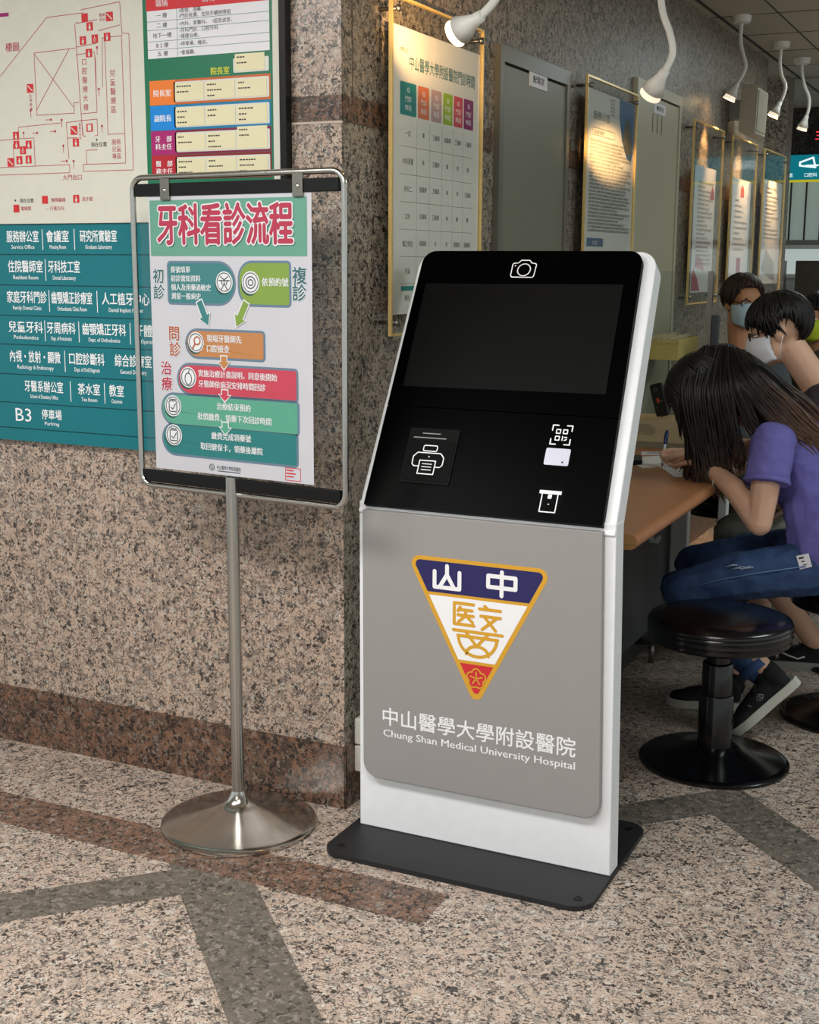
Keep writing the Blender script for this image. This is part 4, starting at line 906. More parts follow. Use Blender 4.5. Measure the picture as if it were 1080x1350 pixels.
# smartphone leaning over the carton
PHF = F((0.352, 1.925, 0.9135), (0.96, -0.25, -0.10), (-0.30, 0.10, 0.95)); 
u = PHF.u; v = (PHF.v - u * PHF.v.dot(u)).normalized(); PHF = F((0.322, 1.95, 0.917), (0.85, -0.5, 0.28), (-0.30, 0.1, 0.95))
PH_ = thing('smartphone', 'black smartphone propped up on the pale carton', 'phone', (0.37, 1.93, 0.9135))
b = B(); b.prism(rrect(-0.0, 0.0, 0.062, 0.128, 0.010, 5), PHF, -0.012, 0); obj('case', b, mat('phone_case', (24, 25, 24), 0.4), PH_)
b = B(); b.prism(rrect(0.004, 0.004, 0.058, 0.124, 0.008, 5), PHF, 0, 0.0008); sc = obj('display', b, mat('phone_display', (34, 36, 34), 0.2, var=0.02), PH_)
b = B(); b.mi = 1; b.flat(rrect(0.022, 0.052, 0.036, 0.072, 0.003), PHF, 0.0012); b.mi = 0; b.text(PHF, '12', 0.030, 0.098, 0.018, align='c', c=0.0012); b.text(PHF, '通話', 0.046, 0.055, 0.008, c=0.0012, align='c'); b.text(PHF, '08', 0.014, 0.035, 0.008, c=0.0012, align='c')
obj('screen_marks', b, [mat('screen_grey', (130, 134, 128), 0.4, var=0), mat('screen_red', (200, 70, 40), 0.4, var=0)], sc)
b = B(); b.prism([(0.01, -0.0), (0.052, 0.0), (0.046, 0.06), (0.016, 0.06)], F(PHF.p(0, 0, -0.012), PHF.u, (PHF.v * 0.75 - PHF.n * 0.66).normalized()), -0.004, 0); obj('stand_leg', b, BLACK, PH_)
def sheetp(pts, label, m=PAPER, z=0.8005, print_=True, seed=1):
    b = B(); b.prism(pts, FZ, z, z + 0.0012)
    if print_:
        b.mi = 1; o = Vector(pts[0]); u = (Vector(pts[1]) - o); v = (Vector(pts[-1]) - o); fr = F((o.x, o.y, z + 0.0015), (u.x, u.y, 0), (v.x, v.y, 0))
        if fr.n.z > 0: text_lines(b, fr, u.length * 0.12, u.length * 0.8, v.length * 0.8, v.length * 0.2, 6, 0.007, 0, seed, 0.5)
    tag(obj('form_sheet', b, [m, DIN]), label, 'paper', 'form sheets on the counter')
sheetp([(0.575, 1.262), (0.728, 1.36), (0.605, 1.60), (0.450, 1.50)], 'white printed form at the counter edge under the writing hand', seed=4)
sheetp([(0.425, 1.40), (0.56, 1.58), (0.42, 1.74), (0.29, 1.60)], 'white sheet lying beside the printed form, nearer the kiosk', m=mat('soft_white_paper', (214, 212, 206), 0.6), z=0.8003, print_=False)
sheetp([(0.33, 1.72), (0.46, 1.76), (0.44, 1.85), (0.31, 1.80)], 'small white sheet lying in front of the pale carton', z=0.8006, seed=9)
b = B(); b.prism(rpoly([(0.33, 1.42), (0.405, 1.47), (0.365, 1.60), (0.285, 1.545)], 0.014, 4), FZ, 0.8016, 0.818); tag(obj('card_reader', b, BLACK, None, 30), 'small black device lying on the papers beside the kiosk edge', 'device')

# partition at the far end of the counter
PT = thing('glass_partition', 'clear glass partition with steel edge across the far end of the counter', 'partition', (0.25, 2.42, 0.8))
b = B(); b.box(0.03, 2.352, 0.80, 0.405, 2.36, 1.475); obj('pane', b, GLASS, PT)
b = B(); b.box(0.405, 2.346, 0.80, 0.425, 2.366, 1.475); obj('edge_rail', b, STEEL, PT)
b = B(); b.rbox(0.428, 2.34, 0.80, 0.455, 2.372, 1.30, FZ, 0.003); obj('dark_post', b, mat('slate_post', (58, 64, 72), 0.4), PT)

# ------------------------------------------------------------------ stools
ST = thing('round_stool', 'black round vinyl stool with ribbed rim, empty, nearest the kiosk', 'stool', (0.845, 0.815, 0), 'black pedestal stools at the counter')
o = Vector((0.845, 0.815, 0))
b = B(); b.lathe([(0, 0), (0.222, 0), (0.226, 0.003), (0.226, 0.010), (0.218, 0.016), (0.205, 0.017), (0.14, 0.030), (0.085, 0.046), (0.058, 0.058), (0, 0.058)], o, seg=56); obj('base', b, GLOSSB, ST, 35)
b = B(); b.lathe([(0.052, 0.05), (0.052, 0.215), (0.050, 0.219), (0.046, 0.221), (0.046, 0.315), (0.044, 0.318), (0.036, 0.320), (0.036, 0.40), (0, 0.40)], o, seg=32); obj('column', b, GLOSSB, ST, 35)
b = B(); b.lathe([(0, 0.385), (0.15, 0.385), (0.205, 0.39), (0.210, 0.394), (0.213, 0.400), (0.210, 0.406), (0.214, 0.412), (0.216, 0.418), (0.212, 0.424), (0.216, 0.430), (0.217, 0.436), (0.214, 0.441)], o, seg=56); obj('seat_rim', b, GLOSSB, ST)
b = B(); b.lathe([(0.2135, 0.4405), (0.216, 0.447), (0.209, 0.458), (0.19, 0.466), (0.13, 0.472), (0, 0.475)], o, seg=56); obj('seat_cushion', b, GLOSSK, ST)
dup(ST, (1.165, 1.42, 0), 'black round stool under the person in the lavender shirt')
dup(ST, (1.16, 2.02, 0), 'black round stool under the person in the dark shirt, mostly out of frame')
dup(ST, (0.40, 2.92, 0), 'black round stool behind the glass partition')
dup(ST, (0.72, 3.55, 0), 'black round stool farthest away at the right edge')

# ------------------------------------------------------------------ gooseneck spotlights
LAMPW = mat('lamp_white', (222, 220, 212), 0.35); BULB = mat('warm_bulb', (255, 226, 178), 0.3, emit=14); CONE = mat('bulb_glass', (236, 222, 196), 0.15, emit=0.6)
def lamp(pts, aim, s, watts, label, spot=62, cone=None):
    """ceiling gooseneck: pts run from the ceiling down to the socket, aim = where it points"""
    pts = [Vector(p) for p in pts]; top = pts[0]
    t = thing('gooseneck_spotlight', label, 'spotlight', (top.x, top.y, 2.725), 'gooseneck ceiling spotlights')
    b = B(); b.lathe([(0, 0), (0.052 * s, 0), (0.052 * s, -0.012 * s), (0.046 * s, -0.034 * s), (0.04 * s, -0.037 * s), (0, -0.037 * s)][::-1], (top.x, top.y, 2.725), seg=28); obj('ceiling_base', b, LAMPW, t, 40)
    # smooth neck
    ctr = [Vector((top.x, top.y, 2.69))] + pts[1:]; sm = []
    for i in range(len(ctr) - 1):
        p0, p1, p2, p3 = ctr[max(0, i - 1)], ctr[i], ctr[i + 1], ctr[min(len(ctr) - 1, i + 2)]
        for k in range(6):
            q = k / 6; sm.append(0.5 * ((2 * p1) + (p2 - p0) * q + (2 * p0 - 5 * p1 + 4 * p2 - p3) * q * q + (3 * p1 - p0 - 3 * p2 + p3) * q ** 3))
    sm.append(ctr[-1])
    b = B(); b.tube(sm, 0.0105 * s, 12); obj('neck', b, LAMPW, t)
    d = (sm[-1] - sm[-3]).normalized(); e = sm[-1]; a = (Vector(aim) - e).normalized(); d = (d * 0.5 + a * 0.5).normalized()
    b = B(); b.lathe([(0, -0.012 * s), (0.014 * s, -0.010 * s), (0.016 * s, 0.012 * s), (0.022 * s, 0.03 * s), (0.036 * s, 0.062 * s), (0.034 * s, 0.062 * s), (0.012 * s, 0.02 * s)], e, d, 28); hd = obj('lamp_head', b, LAMPW, t)
    b = B(); b.lathe([(0.012 * s, 0.03 * s), (0.022 * s, 0.045 * s), (0.034 * s, 0.080 * s), (0.033 * s, 0.083 * s)], e, d, 28); obj('reflector', b, cone or CONE, t)
    b = B(); b.lathe([(0, 0.074 * s), (0.020 * s, 0.074 * s), (0.031 * s, 0.078 * s), (0, 0.083 * s)], e, d, 24); obj('bulb', b, BULB, hd)
    l = bpy.data.lights.new('spot_lamp', 'SPOT'); l.energy = watts; l.color = (1, 0.56, 0.22); l.spot_size = math.radians(spot); l.spot_blend = 0.9; l.shadow_soft_size = 0.025
    lo = bpy.data.objects.new('spot_lamp', l); COL.objects.link(lo); p = e + d * (0.09 * s)
    lo.location = p; lo.rotation_euler = (-(Vector(aim) - p)).to_track_quat('Z', 'Y').to_euler()
    return t
G1 = lamp([(0.52, 0.16, 2.725), (0.52, 0.16, 2.60), (0.50, 0.13, 2.42), (0.455, 0.075, 2.24), (0.405, 0.025, 2.12), (0.372, 0.0, 2.075)], (0.0, 0.50, 2.20), 0.98, 26, 'white gooseneck spotlight lit in front of the nearest notice panel', 62, mat('lit_reflector', (255, 214, 150), 0.2, emit=5))
lamp([(0.60, 0.76, 2.725), (0.598, 0.745, 2.50), (0.604, 0.725, 2.30), (0.622, 0.712, 2.19), (0.648, 0.705, 2.125), (0.658, 0.700, 2.07), (0.640, 0.682, 2.02)], (0.045, 2.08, 1.93), 0.95, 1000, 'white gooseneck spotlight hanging in front of the cream closet door', 10)
ls = [((0.153, 3.9), [(0.153, 3.9, 2.60), (0.172, 3.9, 2.53), (0.184, 3.9, 2.48), (0.165, 3.9, 2.43), (0.142, 3.9, 2.395)], 65, (0.0, 3.84, 1.85)), ((0.190, 4.78), [(0.188, 4.78, 2.62), (0.20, 4.78, 2.55), (0.226, 4.78, 2.49), (0.215, 4.78, 2.43), (0.198, 4.78, 2.395)], 65, (0.0, 4.66, 1.85)), ((0.200, 5.42), [(0.205, 5.42, 2.63), (0.225, 5.42, 2.56), (0.25, 5.43, 2.50), (0.252, 5.44, 2.44), (0.238, 5.45, 2.385)], 65, (0.03, 5.55, 1.85))]
for (p, pts, wt, aim), lb in zip(ls, ('white gooseneck spotlight left of the wall loudspeaker', 'white gooseneck spotlight right of the wall loudspeaker', 'white gooseneck spotlight farthest of the ceiling row')):
    lamp([(p[0], p[1], 2.725)] + pts, aim, 0.95, wt, lb, 50)

# loudspeaker on the wall
SPK = thing('wall_loudspeaker', 'pale grey box loudspeaker tilted down on the stone wall near the ceiling', 'loudspeaker', (0.0, 4.33, 2.32))
sf = F((0.055, 4.24, 2.20), (0, 1, 0), (0.22, 0, 0.975)); SPM = mat('speaker_grey', (170, 164, 148), 0.5); 
b = B(); b.prism(rpoly([(0.0, 0.0), (0.052, -0.022), (0.088, 0.0), (0.088, 0.232), (0.055, 0.248), (0.0, 0.244)], 0.004, 2), F((0.078, 4.30, 2.205), (1, 0, -0.1), (0.03, 0, 1)), -0.28, 0.0)
obj('cabinet', b, SPM, SPK, 30)
b = B(); gf = F((0.078, 4.30, 2.205), (1, 0, -0.1), (0.03, 0, 1)); g0 = F(gf.p(0.1615, 0.008, -0.19), -gf.n * -1, gf.v); g0 = F(gf.p(0.0882, 0.0, 0.0), (0, 1, 0), gf.v); b.prism(rrect(0.015, 0.012, 0.265, 0.222, 0.01), g0, 0.0, 0.004); obj('grille', b, mat('speaker_mesh', (148, 142, 124), 0.6, bump=0.6, bscale=600), SPK)
b = B(); b.box(0.001, 4.40, 2.28, 0.10, 4.48, 2.38); obj('bracket', b, DSTEEL, SPK)

# socket boxes low on the wall beside the kiosk
for k, (z0, z1, l) in enumerate(((0.176, 0.252, 'upper ivory socket box low on the wall beside the kiosk'), (0.096, 0.172, 'lower ivory socket box low on the wall beside the kiosk'))):
    b = B(); b.rbox(0.045, z0, 0.006, 0.125, z1, 0.036, WB, 0.004); o = tag(obj('socket_box', b, IVORY), l, 'socket', 'socket boxes beside the kiosk')
    b = B()
    for y in (0.072, 0.088): b.box(y, z0 + 0.03, 0.036, y + 0.004, z0 + 0.046, 0.0365, WB)
    obj('slot', b, BLACK, o)
# ------------------------------------------------------------------ people
SKIN = mat('skin_light', (206, 164, 138), 0.55, var=0.05, vscale=20); SKIN2 = mat('skin_warm', (196, 146, 112), 0.55, var=0.05, vscale=20); SKIN3 = mat('skin_tan', (178, 126, 92), 0.55, var=0.05, vscale=20)
HAIRK = mat('black_hair', (20, 17, 16), 0.45, spec=0.35, var=0.3, vscale=60)
HAIRW = mat('ombre_hair', (20, 17, 16), 0.42, spec=0.4, var=0)
_n = HAIRW.node_tree.nodes; _l = HAIRW.node_tree.links
_g = _n.new('ShaderNodeNewGeometry'); _d = _n.new('ShaderNodeVectorMath'); _d.operation = 'DISTANCE'; _d.inputs[1].default_value = (0.67, 1.30, 1.10)
_no = _n.new('ShaderNodeTexNoise'); _no.inputs['Scale'].default_value = 45; _a = _n.new('ShaderNodeMath'); _a.operation = 'MULTIPLY_ADD'; _a.inputs[1].default_value = 0.16
_m = _n.new('ShaderNodeMapRange'); _m.inputs['From Min'].default_value = 0.31; _m.inputs['From Max'].default_value = 0.52
_x = _n.new('ShaderNodeMix'); _x.data_type = 'RGBA'; _x.inputs['A'].default_value = lin((20, 17, 16)) + (1,); _x.inputs['B'].default_value = lin((98, 70, 52)) + (1,)
_l.new(_g.outputs['Position'], _d.inputs[0]); _l.new(_g.outputs['Position'], _no.inputs['Vector']); _l.new(_no.outputs['Fac'], _a.inputs[0]); _l.new(_d.outputs['Value'], _a.inputs[2])
_l.new(_a.outputs[0], _m.inputs['Value']); _l.new(_m.outputs[0], _x.inputs['Factor']); _l.new(_x.outputs['Result'], _n['Principled BSDF'].inputs['Base Color'])
HAIRR = mat('dark_brown_hair', (46, 28, 20), 0.5, var=0.3, vscale=60)
MASKW = mat('white_mask', (220, 222, 226), 0.7, var=0.02); MASKB = mat('pale_blue_mask', (176, 200, 216), 0.7, var=0.02)
EYEW = mat('eye_white', (222, 218, 212), 0.3, var=0); IRIS = mat('dark_iris', (30, 20, 16), 0.2, var=0); FRAME = mat('glasses_frame', (16, 14, 14), 0.3, var=0); LIP = mat('lip', (170, 96, 88), 0.5)
def V(*a): return Vector(a)
class Head:
    """local axes: f = where the face looks, s = the person's left, u = crown"""
    def __init__(s, c, f, u, k=1.0):
        s.c = Vector(c); s.f = Vector(f).normalized(); u = Vector(u); s.u = (u - s.f * u.dot(s.f)).normalized(); s.s = s.u.cross(s.f); s.k = k
        s.R = Matrix((s.f, s.s, s.u)).transposed()
    def p(s, f, l, u): return s.c + (s.f * f + s.s * l + s.u * u) * s.k
    def e(s, b, f, l, u, rf, rl, ru, sub=3): b.ell(s.p(f, l, u), (rf * s.k, rl * s.k, ru * s.k), s.R, sub)
    def flesh(s, b, ears=True):
        s.e(b, -0.012, 0, 0.030, 0.098, 0.077, 0.090); s.e(b, 0.030, 0, -0.035, 0.060, 0.060, 0.078); s.e(b, 0.052, 0, -0.092, 0.030, 0.030, 0.022); s.e(b, 0.045, 0, 0.03, 0.045, 0.064, 0.05)
        for l in (-1, 1):
            s.e(b, 0.055, l * 0.036, -0.028, 0.026, 0.026, 0.030); s.e(b, 0.072, l * 0.030, 0.022, 0.016, 0.024, 0.008)      # cheek, brow
            if ears: s.e(b, -0.008, l * 0.079, -0.008, 0.020, 0.009, 0.032); s.e(b, 0.002, l * 0.076, -0.03, 0.010, 0.008, 0.012)      # ear
            s.e(b, 0.096, l * 0.010, -0.030, 0.009, 0.008, 0.007)                                                               # nostril wing
        b.rc(s.p(0.084, 0, 0.010), 0.008 * s.k, s.p(0.106, 0, -0.024), 0.011 * s.k)
        s.e(b, 0.084, 0, -0.056, 0.012, 0.022, 0.006); s.e(b, 0.083, 0, -0.066, 0.012, 0.018, 0.006)
    def eyes(s, parent, look=True):
        for l in (-1, 1):
            b = B(); s.e(b, 0.0735, l * 0.031, 0.0045, 0.0125, 0.0135, 0.0075, 2); ey = obj('eye', b, EYEW, parent)
            b = B(); s.e(b, 0.0850, l * 0.031, 0.0045, 0.0022, 0.005, 0.005, 2); obj('iris', b, IRIS, ey)
            b = B(); b.tube([s.p(0.083, l * 0.016, 0.022), s.p(0.086, l * 0.030, 0.027), s.p(0.074, l * 0.048, 0.022)], [0.002 * s.k, 0.003 * s.k, 0.0012 * s.k], 6); obj('eyebrow', b, HAIRK, parent)
    def mask(s, parent, m):
        b = B(); n, q = 20, 10; g = []
        prof = [(0.010, 0.107), (-0.010, 0.120), (-0.030, 0.127), (-0.055, 0.120), (-0.080, 0.108), (-0.100, 0.096), (-0.116, 0.070)]
        def pf(u):
            for (u0, f0), (u1, f1) in zip(prof, prof[1:]):
                if u >= u1: return f0 + (f1 - f0) * (u0 - u) / (u0 - u1)
            return prof[-1][1]
        for i in range(n + 1):
            th = math.radians(-86 + 172 * i / n); a = abs(math.sin(th)); row = []
            for j in range(q + 1):
                t = j / q; top = 0.010 - 0.016 * a ** 1.5; bot = -0.116 + 0.022 * a ** 2; u = top + (bot - top) * t
                wd = 0.074 - 0.013 * max(0, t - 0.5) * 2; fe = 0.012 + 0.006 * math.sin(t * math.pi)
                f = fe + (pf(u) - fe) * max(0.0, math.cos(th)) ** 0.8 + 0.0014 * math.sin(t * 25)
                row.append(b.bm.verts.new(s.p(f, wd * math.sin(th), u)))
            g.append(row)
        for i in range(n):
            for j in range(q): b.face([g[i][j], g[i + 1][j], g[i + 1][j + 1], g[i][j + 1]], True)
        o = obj('face_mask', b, m, parent)
        sol = o.modifiers.new('t', 'SOLIDIFY'); sol.thickness = 0.002; sol.offset = 1
        for l in (-1, 1):
            b = B(); b.tube([s.p(0.022, l * 0.070, -0.004), s.p(0.0, l * 0.081, 0.012), s.p(-0.018, l * 0.085, 0.018)], 0.0014, 6); b.tube([s.p(0.012, l * 0.066, -0.098), s.p(-0.004, l * 0.080, -0.05), s.p(-0.018, l * 0.086, -0.020)], 0.0014, 6); obj('ear_loop', b, m, o)
    def glasses(s, parent):
        b = B()
        for l in (-1, 1):
            pts = [s.p(0.098 - 0.14 * (abs(x) - 0.032) * 0.5, x, z) for x, z in [(l * (0.032 + 0.024 * math.cos(a)), 0.004 + 0.0165 * math.sin(a)) for a in [2 * math.pi * k / 20 for k in range(20)]]]
            b.tube(pts, 0.0026, 6, closed=True)
            b.tube([s.p(0.094, l * 0.056, 0.008), s.p(0.05, l * 0.078, 0.010), s.p(-0.015, l * 0.086, 0.012)], 0.0018, 6)
        b.tube([s.p(0.103, -0.009, 0.006), s.p(0.106, 0, 0.010), s.p(0.103, 0.009, 0.006)], 0.0017, 6)
        o = obj('glasses', b, FRAME, parent)
        return o
    def short_hair(s, parent, m, seed=1, n=420, fringe=4):
        """a shell of hair cut along a hairline, with locks combed over it from the crown"""
        rnd = random.Random(seed); kp = [(0, fringe), (35, fringe - 2), (55, -6), (72, -30), (84, -22), (92, 4), (112, 2), (128, -30), (150, -58), (180, -64)]
        def emin(ph):
            a = abs((math.degrees(ph) + 180) % 360 - 180)
            for (a0, e0), (a1, e1) in zip(kp, kp[1:]):
                if a <= a1: return math.radians(e0 + (e1 - e0) * (a - a0) / (a1 - a0))
            return math.radians(-64)
        def sp(e, ph, off=0.0):
            d = V(math.cos(e) * math.cos(ph), math.cos(e) * math.sin(ph), math.sin(e)); bk = 0.012 * max(0, -d.x) * max(0, -d.z)
            return s.p(-0.014 + (0.113 + off) * d.x - bk * 0, (0.0905 + off) * d.y, 0.034 + (0.101 + off) * d.z)
        b = B(); N_, M_2 = 56, 12; top = b.bm.verts.new(sp(math.pi / 2, 0)); rings = []
        for j in range(1, M_2 + 1):
            r = []
            for i in range(N_):
                ph = 2 * math.pi * i / N_; e1 = emin(ph); r.append(b.bm.verts.new(sp(math.pi / 2 + (e1 - math.pi / 2) * j / M_2, ph)))
            rings.append(r)
        for i in range(N_): b.face([top, rings[0][i], rings[0][(i + 1) % N_]], True)
        for r0, r1 in zip(rings, rings[1:]):
            for i in range(N_): b.face([r0[i], r1[i], r1[(i + 1) % N_], r0[(i + 1) % N_]], True)
        o = obj('hair', b, m, parent); so = o.modifiers.new('t', 'SOLIDIFY'); so.thickness = 0.014 * s.k; so.offset = -1
        b = B()
        for k in range(n):
            ph = rnd.uniform(-math.pi, math.pi); e1 = emin(ph) - math.radians(rnd.uniform(-4, 9)); e0 = math.pi / 2 - (math.pi / 2 - e1) * rnd.uniform(0.0, 0.65); tw = rnd.gauss(0, 0.16); pts = []
            ln = rnd.uniform(0.35, 0.6); z = max(e1, e0 - (math.pi / 2 - e1) * ln)
            for q in range(6):
                t = q / 5; pts.append(sp(e0 + (z - e0) * t, ph + tw * t, 0.002 + 0.004 * math.sin(math.pi * t)))
            b.tube(pts, [0.003 * s.k, 0.0048 * s.k, 0.0052 * s.k, 0.0048 * s.k, 0.0034 * s.k, 0.0008 * s.k], 5)
        obj('hair_lock', b, m, o)
        return o
def finger(b, p, dirs, lens, rs):
    p = Vector(p); pts = [p]
    for d, l in zip(dirs, lens): p = p + Vector(d).normalized() * l; pts.append(p)
    b.chain(pts, rs)
def hand(b, wrist, fwd, palm_n, thumb_side, curl=0.5, k=1.0, spread=0.12):
    """palm plus five separate fingers; palm_n points out of the palm, thumb_side = +-1 along fwd x palm_n"""
    w_ = Vector(wrist); f = Vector(fwd).normalized(); n = Vector(palm_n); n = (n - f * n.dot(f)).normalized(); sd = f.cross(n) * thumb_side
    for q in (-1.2, -0.4, 0.4, 1.2): b.rc(w_ + sd * q * 0.010 * k, 0.013 * k, w_ + f * 0.078 * k + sd * q * 0.019 * k, 0.0105 * k)
    L = [(0.040, 0.024, 0.020), (0.045, 0.028, 0.021), (0.041, 0.026, 0.020), (0.032, 0.020, 0.018)]
    for i, q in enumerate((1.2, 0.4, -0.4, -1.2)):
        base = w_ + f * (0.080 - 0.004 * abs(q)) * k + sd * q * 0.019 * k; d = (f + sd * q * spread).normalized(); c = curl
        a1, a2, a3 = c * 0.9, c * 2.0, c * 2.8
        dirs = [d * math.cos(a) + n * math.sin(a) for a in (a1, a2, a3)]
        finger(b, base, dirs, [x * k for x in L[i]], [0.0092 * k, 0.0086 * k, 0.008 * k, 0.007 * k])
    t0 = w_ + f * 0.022 * k + sd * 0.020 * k
    finger(b, t0, [f * 0.6 + sd * 0.75 + n * 0.25, f * 0.85 + sd * 0.25 + n * 0.45, f * 0.9 - sd * 0.05 + n * 0.5], [0.040 * k, 0.032 * k, 0.025 * k], [0.013 * k, 0.0105 * k, 0.0095 * k, 0.008 * k])
def shoe(parent, heel, toe, up, L, mu, ms, mark=None, mside=1, name='shoe', lace=None):
    """sneaker: moulded sole and soft upper; heel/toe = points on the sole"""
    h, t = Vector(heel), Vector(toe); f = (t - h).normalized(); u = Vector(up); u = (u - f * u.dot(f)).normalized(); s = u.cross(f); k = L / 0.28
    fr = F(h, f, s)     # n = f x s = u
    def P(a, l, z): return h + f * a * k + s * l * k + u * z * k
    out = [(0.0, 0.0), (0.008, 0.024), (0.04, 0.034), (0.10, 0.032), (0.16, 0.042), (0.21, 0.046), (0.25, 0.036), (0.275, 0.012), (0.28, 0.0), (0.275, -0.014), (0.25, -0.034), (0.21, -0.040), (0.16, -0.038), (0.10, -0.030), (0.04, -0.033), (0.008, -0.024)]
    b = B(); b.rc(P(0.045, 0, 0.055), 0.030 * k, P(0.10, 0, 0.062), 0.030 * k); b.rc(P(0.10, 0, 0.055), 0.032 * k, P(0.20, 0, 0.036), 0.030 * k); b.ell(P(0.215, 0.002, 0.030), (0.056 * k, 0.040 * k, 0.026 * k), Matrix((f, s, u)).transposed()); b.rc(P(0.05, 0, 0.03), 0.032 * k, P(0.16, 0, 0.028), 0.034 * k); b.rc(P(0.052, 0, 0.075), 0.034 * k, P(0.07, 0, 0.088), 0.035 * k)
    up_ = flesh(name, b, mu, parent, 0.006, 3)
    b = B(); b.prism([(a * k, l * k) for a, l in out], fr, -0.002 * k, 0.026 * k, True)
    so = obj('sole', b, ms, up_, 40)
    b = B()
    for q in range(4):
        a = 0.105 + 0.022 * q; z = 0.089 - 0.0125 * q
        b.tube([P(a, -0.022, z - 0.012), P(a + 0.006, 0, z + 0.004), P(a, 0.022, z - 0.012)], 0.0028 * k, 6)
    b.tube([P(0.10, 0.004, 0.092), P(0.11, 0.03, 0.088), P(0.135, 0.045, 0.06), P(0.13, 0.03, 0.075), P(0.10, 0.002, 0.092)], 0.0022 * k, 6)
    obj('laces', b, lace or mu, up_)
    if mark:
        b = B(); m_ = mark
        for pts, wd in m_[1]: b.tube([P(a, mside * l, z) for a, l, z in pts], wd * k, 6)
        obj('side_mark', b, m_[0], up_)
    return up_

SHK = mat('black_knit', (18, 18, 19), 0.75, var=0.15, vscale=200); SOLE = mat('off_white_sole', (206, 204, 192), 0.6, var=0.04); SOCK = mat('black_sock', (14, 14, 15), 0.85)
JEAN = mat('blue_denim', (46, 70, 110), 0.8, var=0.22, vscale=34, bump=0.25, bscale=300); JEAN2 = mat('denim_stitch', (88, 116, 158), 0.8)
LAV = mat('lavender_cotton', (100, 96, 164), 0.85, var=0.06, vscale=26, bump=0.35, bscale=42)

# ---- the writing person
W = thing('person', 'person with long dark hair in lavender shirt and jeans writing at the counter', 'person', (1.10, 1.33, 0), 'people seated at the counter')
HW = Head((0.648, 1.30, 1.070), (-0.66, -0.14, -0.72), (-0.72, 0.0, 0.69), 1.0)
b = B(); HW.flesh(b, False)
b.rc((0.86, 1.31, 1.0), 0.05, (0.70, 1.31, 1.06), 0.05)
b.rc((1.09, 1.31, 0.57), 0.125, (1.02, 1.31, 0.78), 0.105); b.rc((1.02, 1.31, 0.78), 0.105, (0.94, 1.31, 0.92), 0.11); b.rc((0.90, 1.19, 0.965), 0.05, (0.87, 1.43, 0.975), 0.05)
b.chain([(0.90, 1.155, 0.955), (0.90, 1.115, 0.80), (0.892, 1.10, 0.70)], [0.050, 0.046, 0.040]); b.chain([(0.892, 1.10, 0.70), (0.80, 1.15, 0.792), (0.695, 1.225, 0.853)], [0.041, 0.038, 0.027])
hand(b, (0.69, 1.228, 0.856), (-0.75, 0.62, 0.12), (-0.35, 0.1, -0.9), 1, 0.42, 0.95)
b.chain([(0.87, 1.45, 0.965), (0.85, 1.58, 0.885)], [0.050, 0.042]); b.chain([(0.85, 1.58, 0.885), (0.72, 1.54, 0.86), (0.59, 1.50, 0.842)], [0.042, 0.040, 0.027])
# writing hand: palm on its edge, fingers round the pen
wr = Vector((0.588, 1.50, 0.842))
for q in (-1.0, 0, 1.0): b.rc(wr + V(0, 0.004 * q, 0.010 * q), 0.016, V(0.525, 1.492, 0.840) + V(-0.004 * q, 0.006 * q, 0.014 * q), 0.0135)
kn = [V(0.510, 1.486, 0.860), V(0.508, 1.490, 0.846), V(0.512, 1.494, 0.832), V(0.522, 1.496, 0.822)]
tips = [V(0.478, 1.462, 0.832), V(0.486, 1.464, 0.822), V(0.500, 1.468, 0.815), V(0.514, 1.472, 0.812)]
for a, z in zip(kn, tips):
    mid = (a + z) / 2 + V(-0.016, -0.006, 0.008); b.chain([a, mid, (mid + z) / 2 + V(-0.004, -0.006, 0), z + V(0.008, -0.006, -0.004)], [0.0098, 0.009, 0.0082, 0.0074])
b.chain([V(0.560, 1.478, 0.848), V(0.525, 1.452, 0.845), V(0.500, 1.446, 0.836), V(0.484, 1.450, 0.828)], [0.013, 0.011, 0.0098, 0.008])
# lower legs
b.chain([(0.63, 1.14, 0.44), (0.79, 1.12, 0.335), (0.915, 1.102, 0.240), (0.950, 1.105, 0.205)], [0.055, 0.050, 0.036, 0.037]); b.chain([(0.60, 1.47, 0.43), (0.70, 1.42, 0.26), (0.79, 1.365, 0.10), (0.79, 1.36, 0.06)], [0.055, 0.05, 0.035, 0.035])
wb_ = flesh('body', b, SKIN, W, 0.005, 4)
HW.eyes(wb_)
b = B(); HW.e(b, 0.092, 0, -0.0605, 0.006, 0.017, 0.007, 2); obj('lips', b, LIP, wb_)
# jeans
b = B(); b.rc((1.12, 1.24, 0.565), 0.115, (1.12, 1.40, 0.565), 0.115); b.chain([(1.09, 1.21, 0.56), (0.85, 1.16, 0.515), (0.64, 1.135, 0.455)], [0.094, 0.080, 0.063]); b.chain([(1.09, 1.42, 0.56), (0.84, 1.46, 0.52), (0.60, 1.475, 0.462)], [0.100, 0.086, 0.066])
b.chain([(0.64, 1.135, 0.45), (0.78, 1.12, 0.335), (0.90, 1.105, 0.225)], [0.067, 0.060, 0.048]); b.chain([(0.60, 1.475, 0.45), (0.69, 1.42, 0.28), (0.765, 1.38, 0.155)], [0.066, 0.058, 0.046])
jn = flesh('jeans', b, JEAN, W, 0.006, 4, disp=0.018, dscale=0.06)
b = B(); b.tube([(1.04, 1.108, 0.575), (0.90, 1.078, 0.545), (0.78, 1.072, 0.510), (0.68, 1.075, 0.470)], 0.0022, 6); obj('side_seam', b, JEAN2, jn)
b = B(); 
for k in range(7): b.tube([(0.80 + 0.010 * k, 1.077 - 0.0005 * k, 0.555 + 0.006 * math.sin(k * 2.1)), (0.825 + 0.010 * k, 1.074, 0.560 + 0.006 * math.sin(k * 1.3 + 1))], 0.0016, 5)
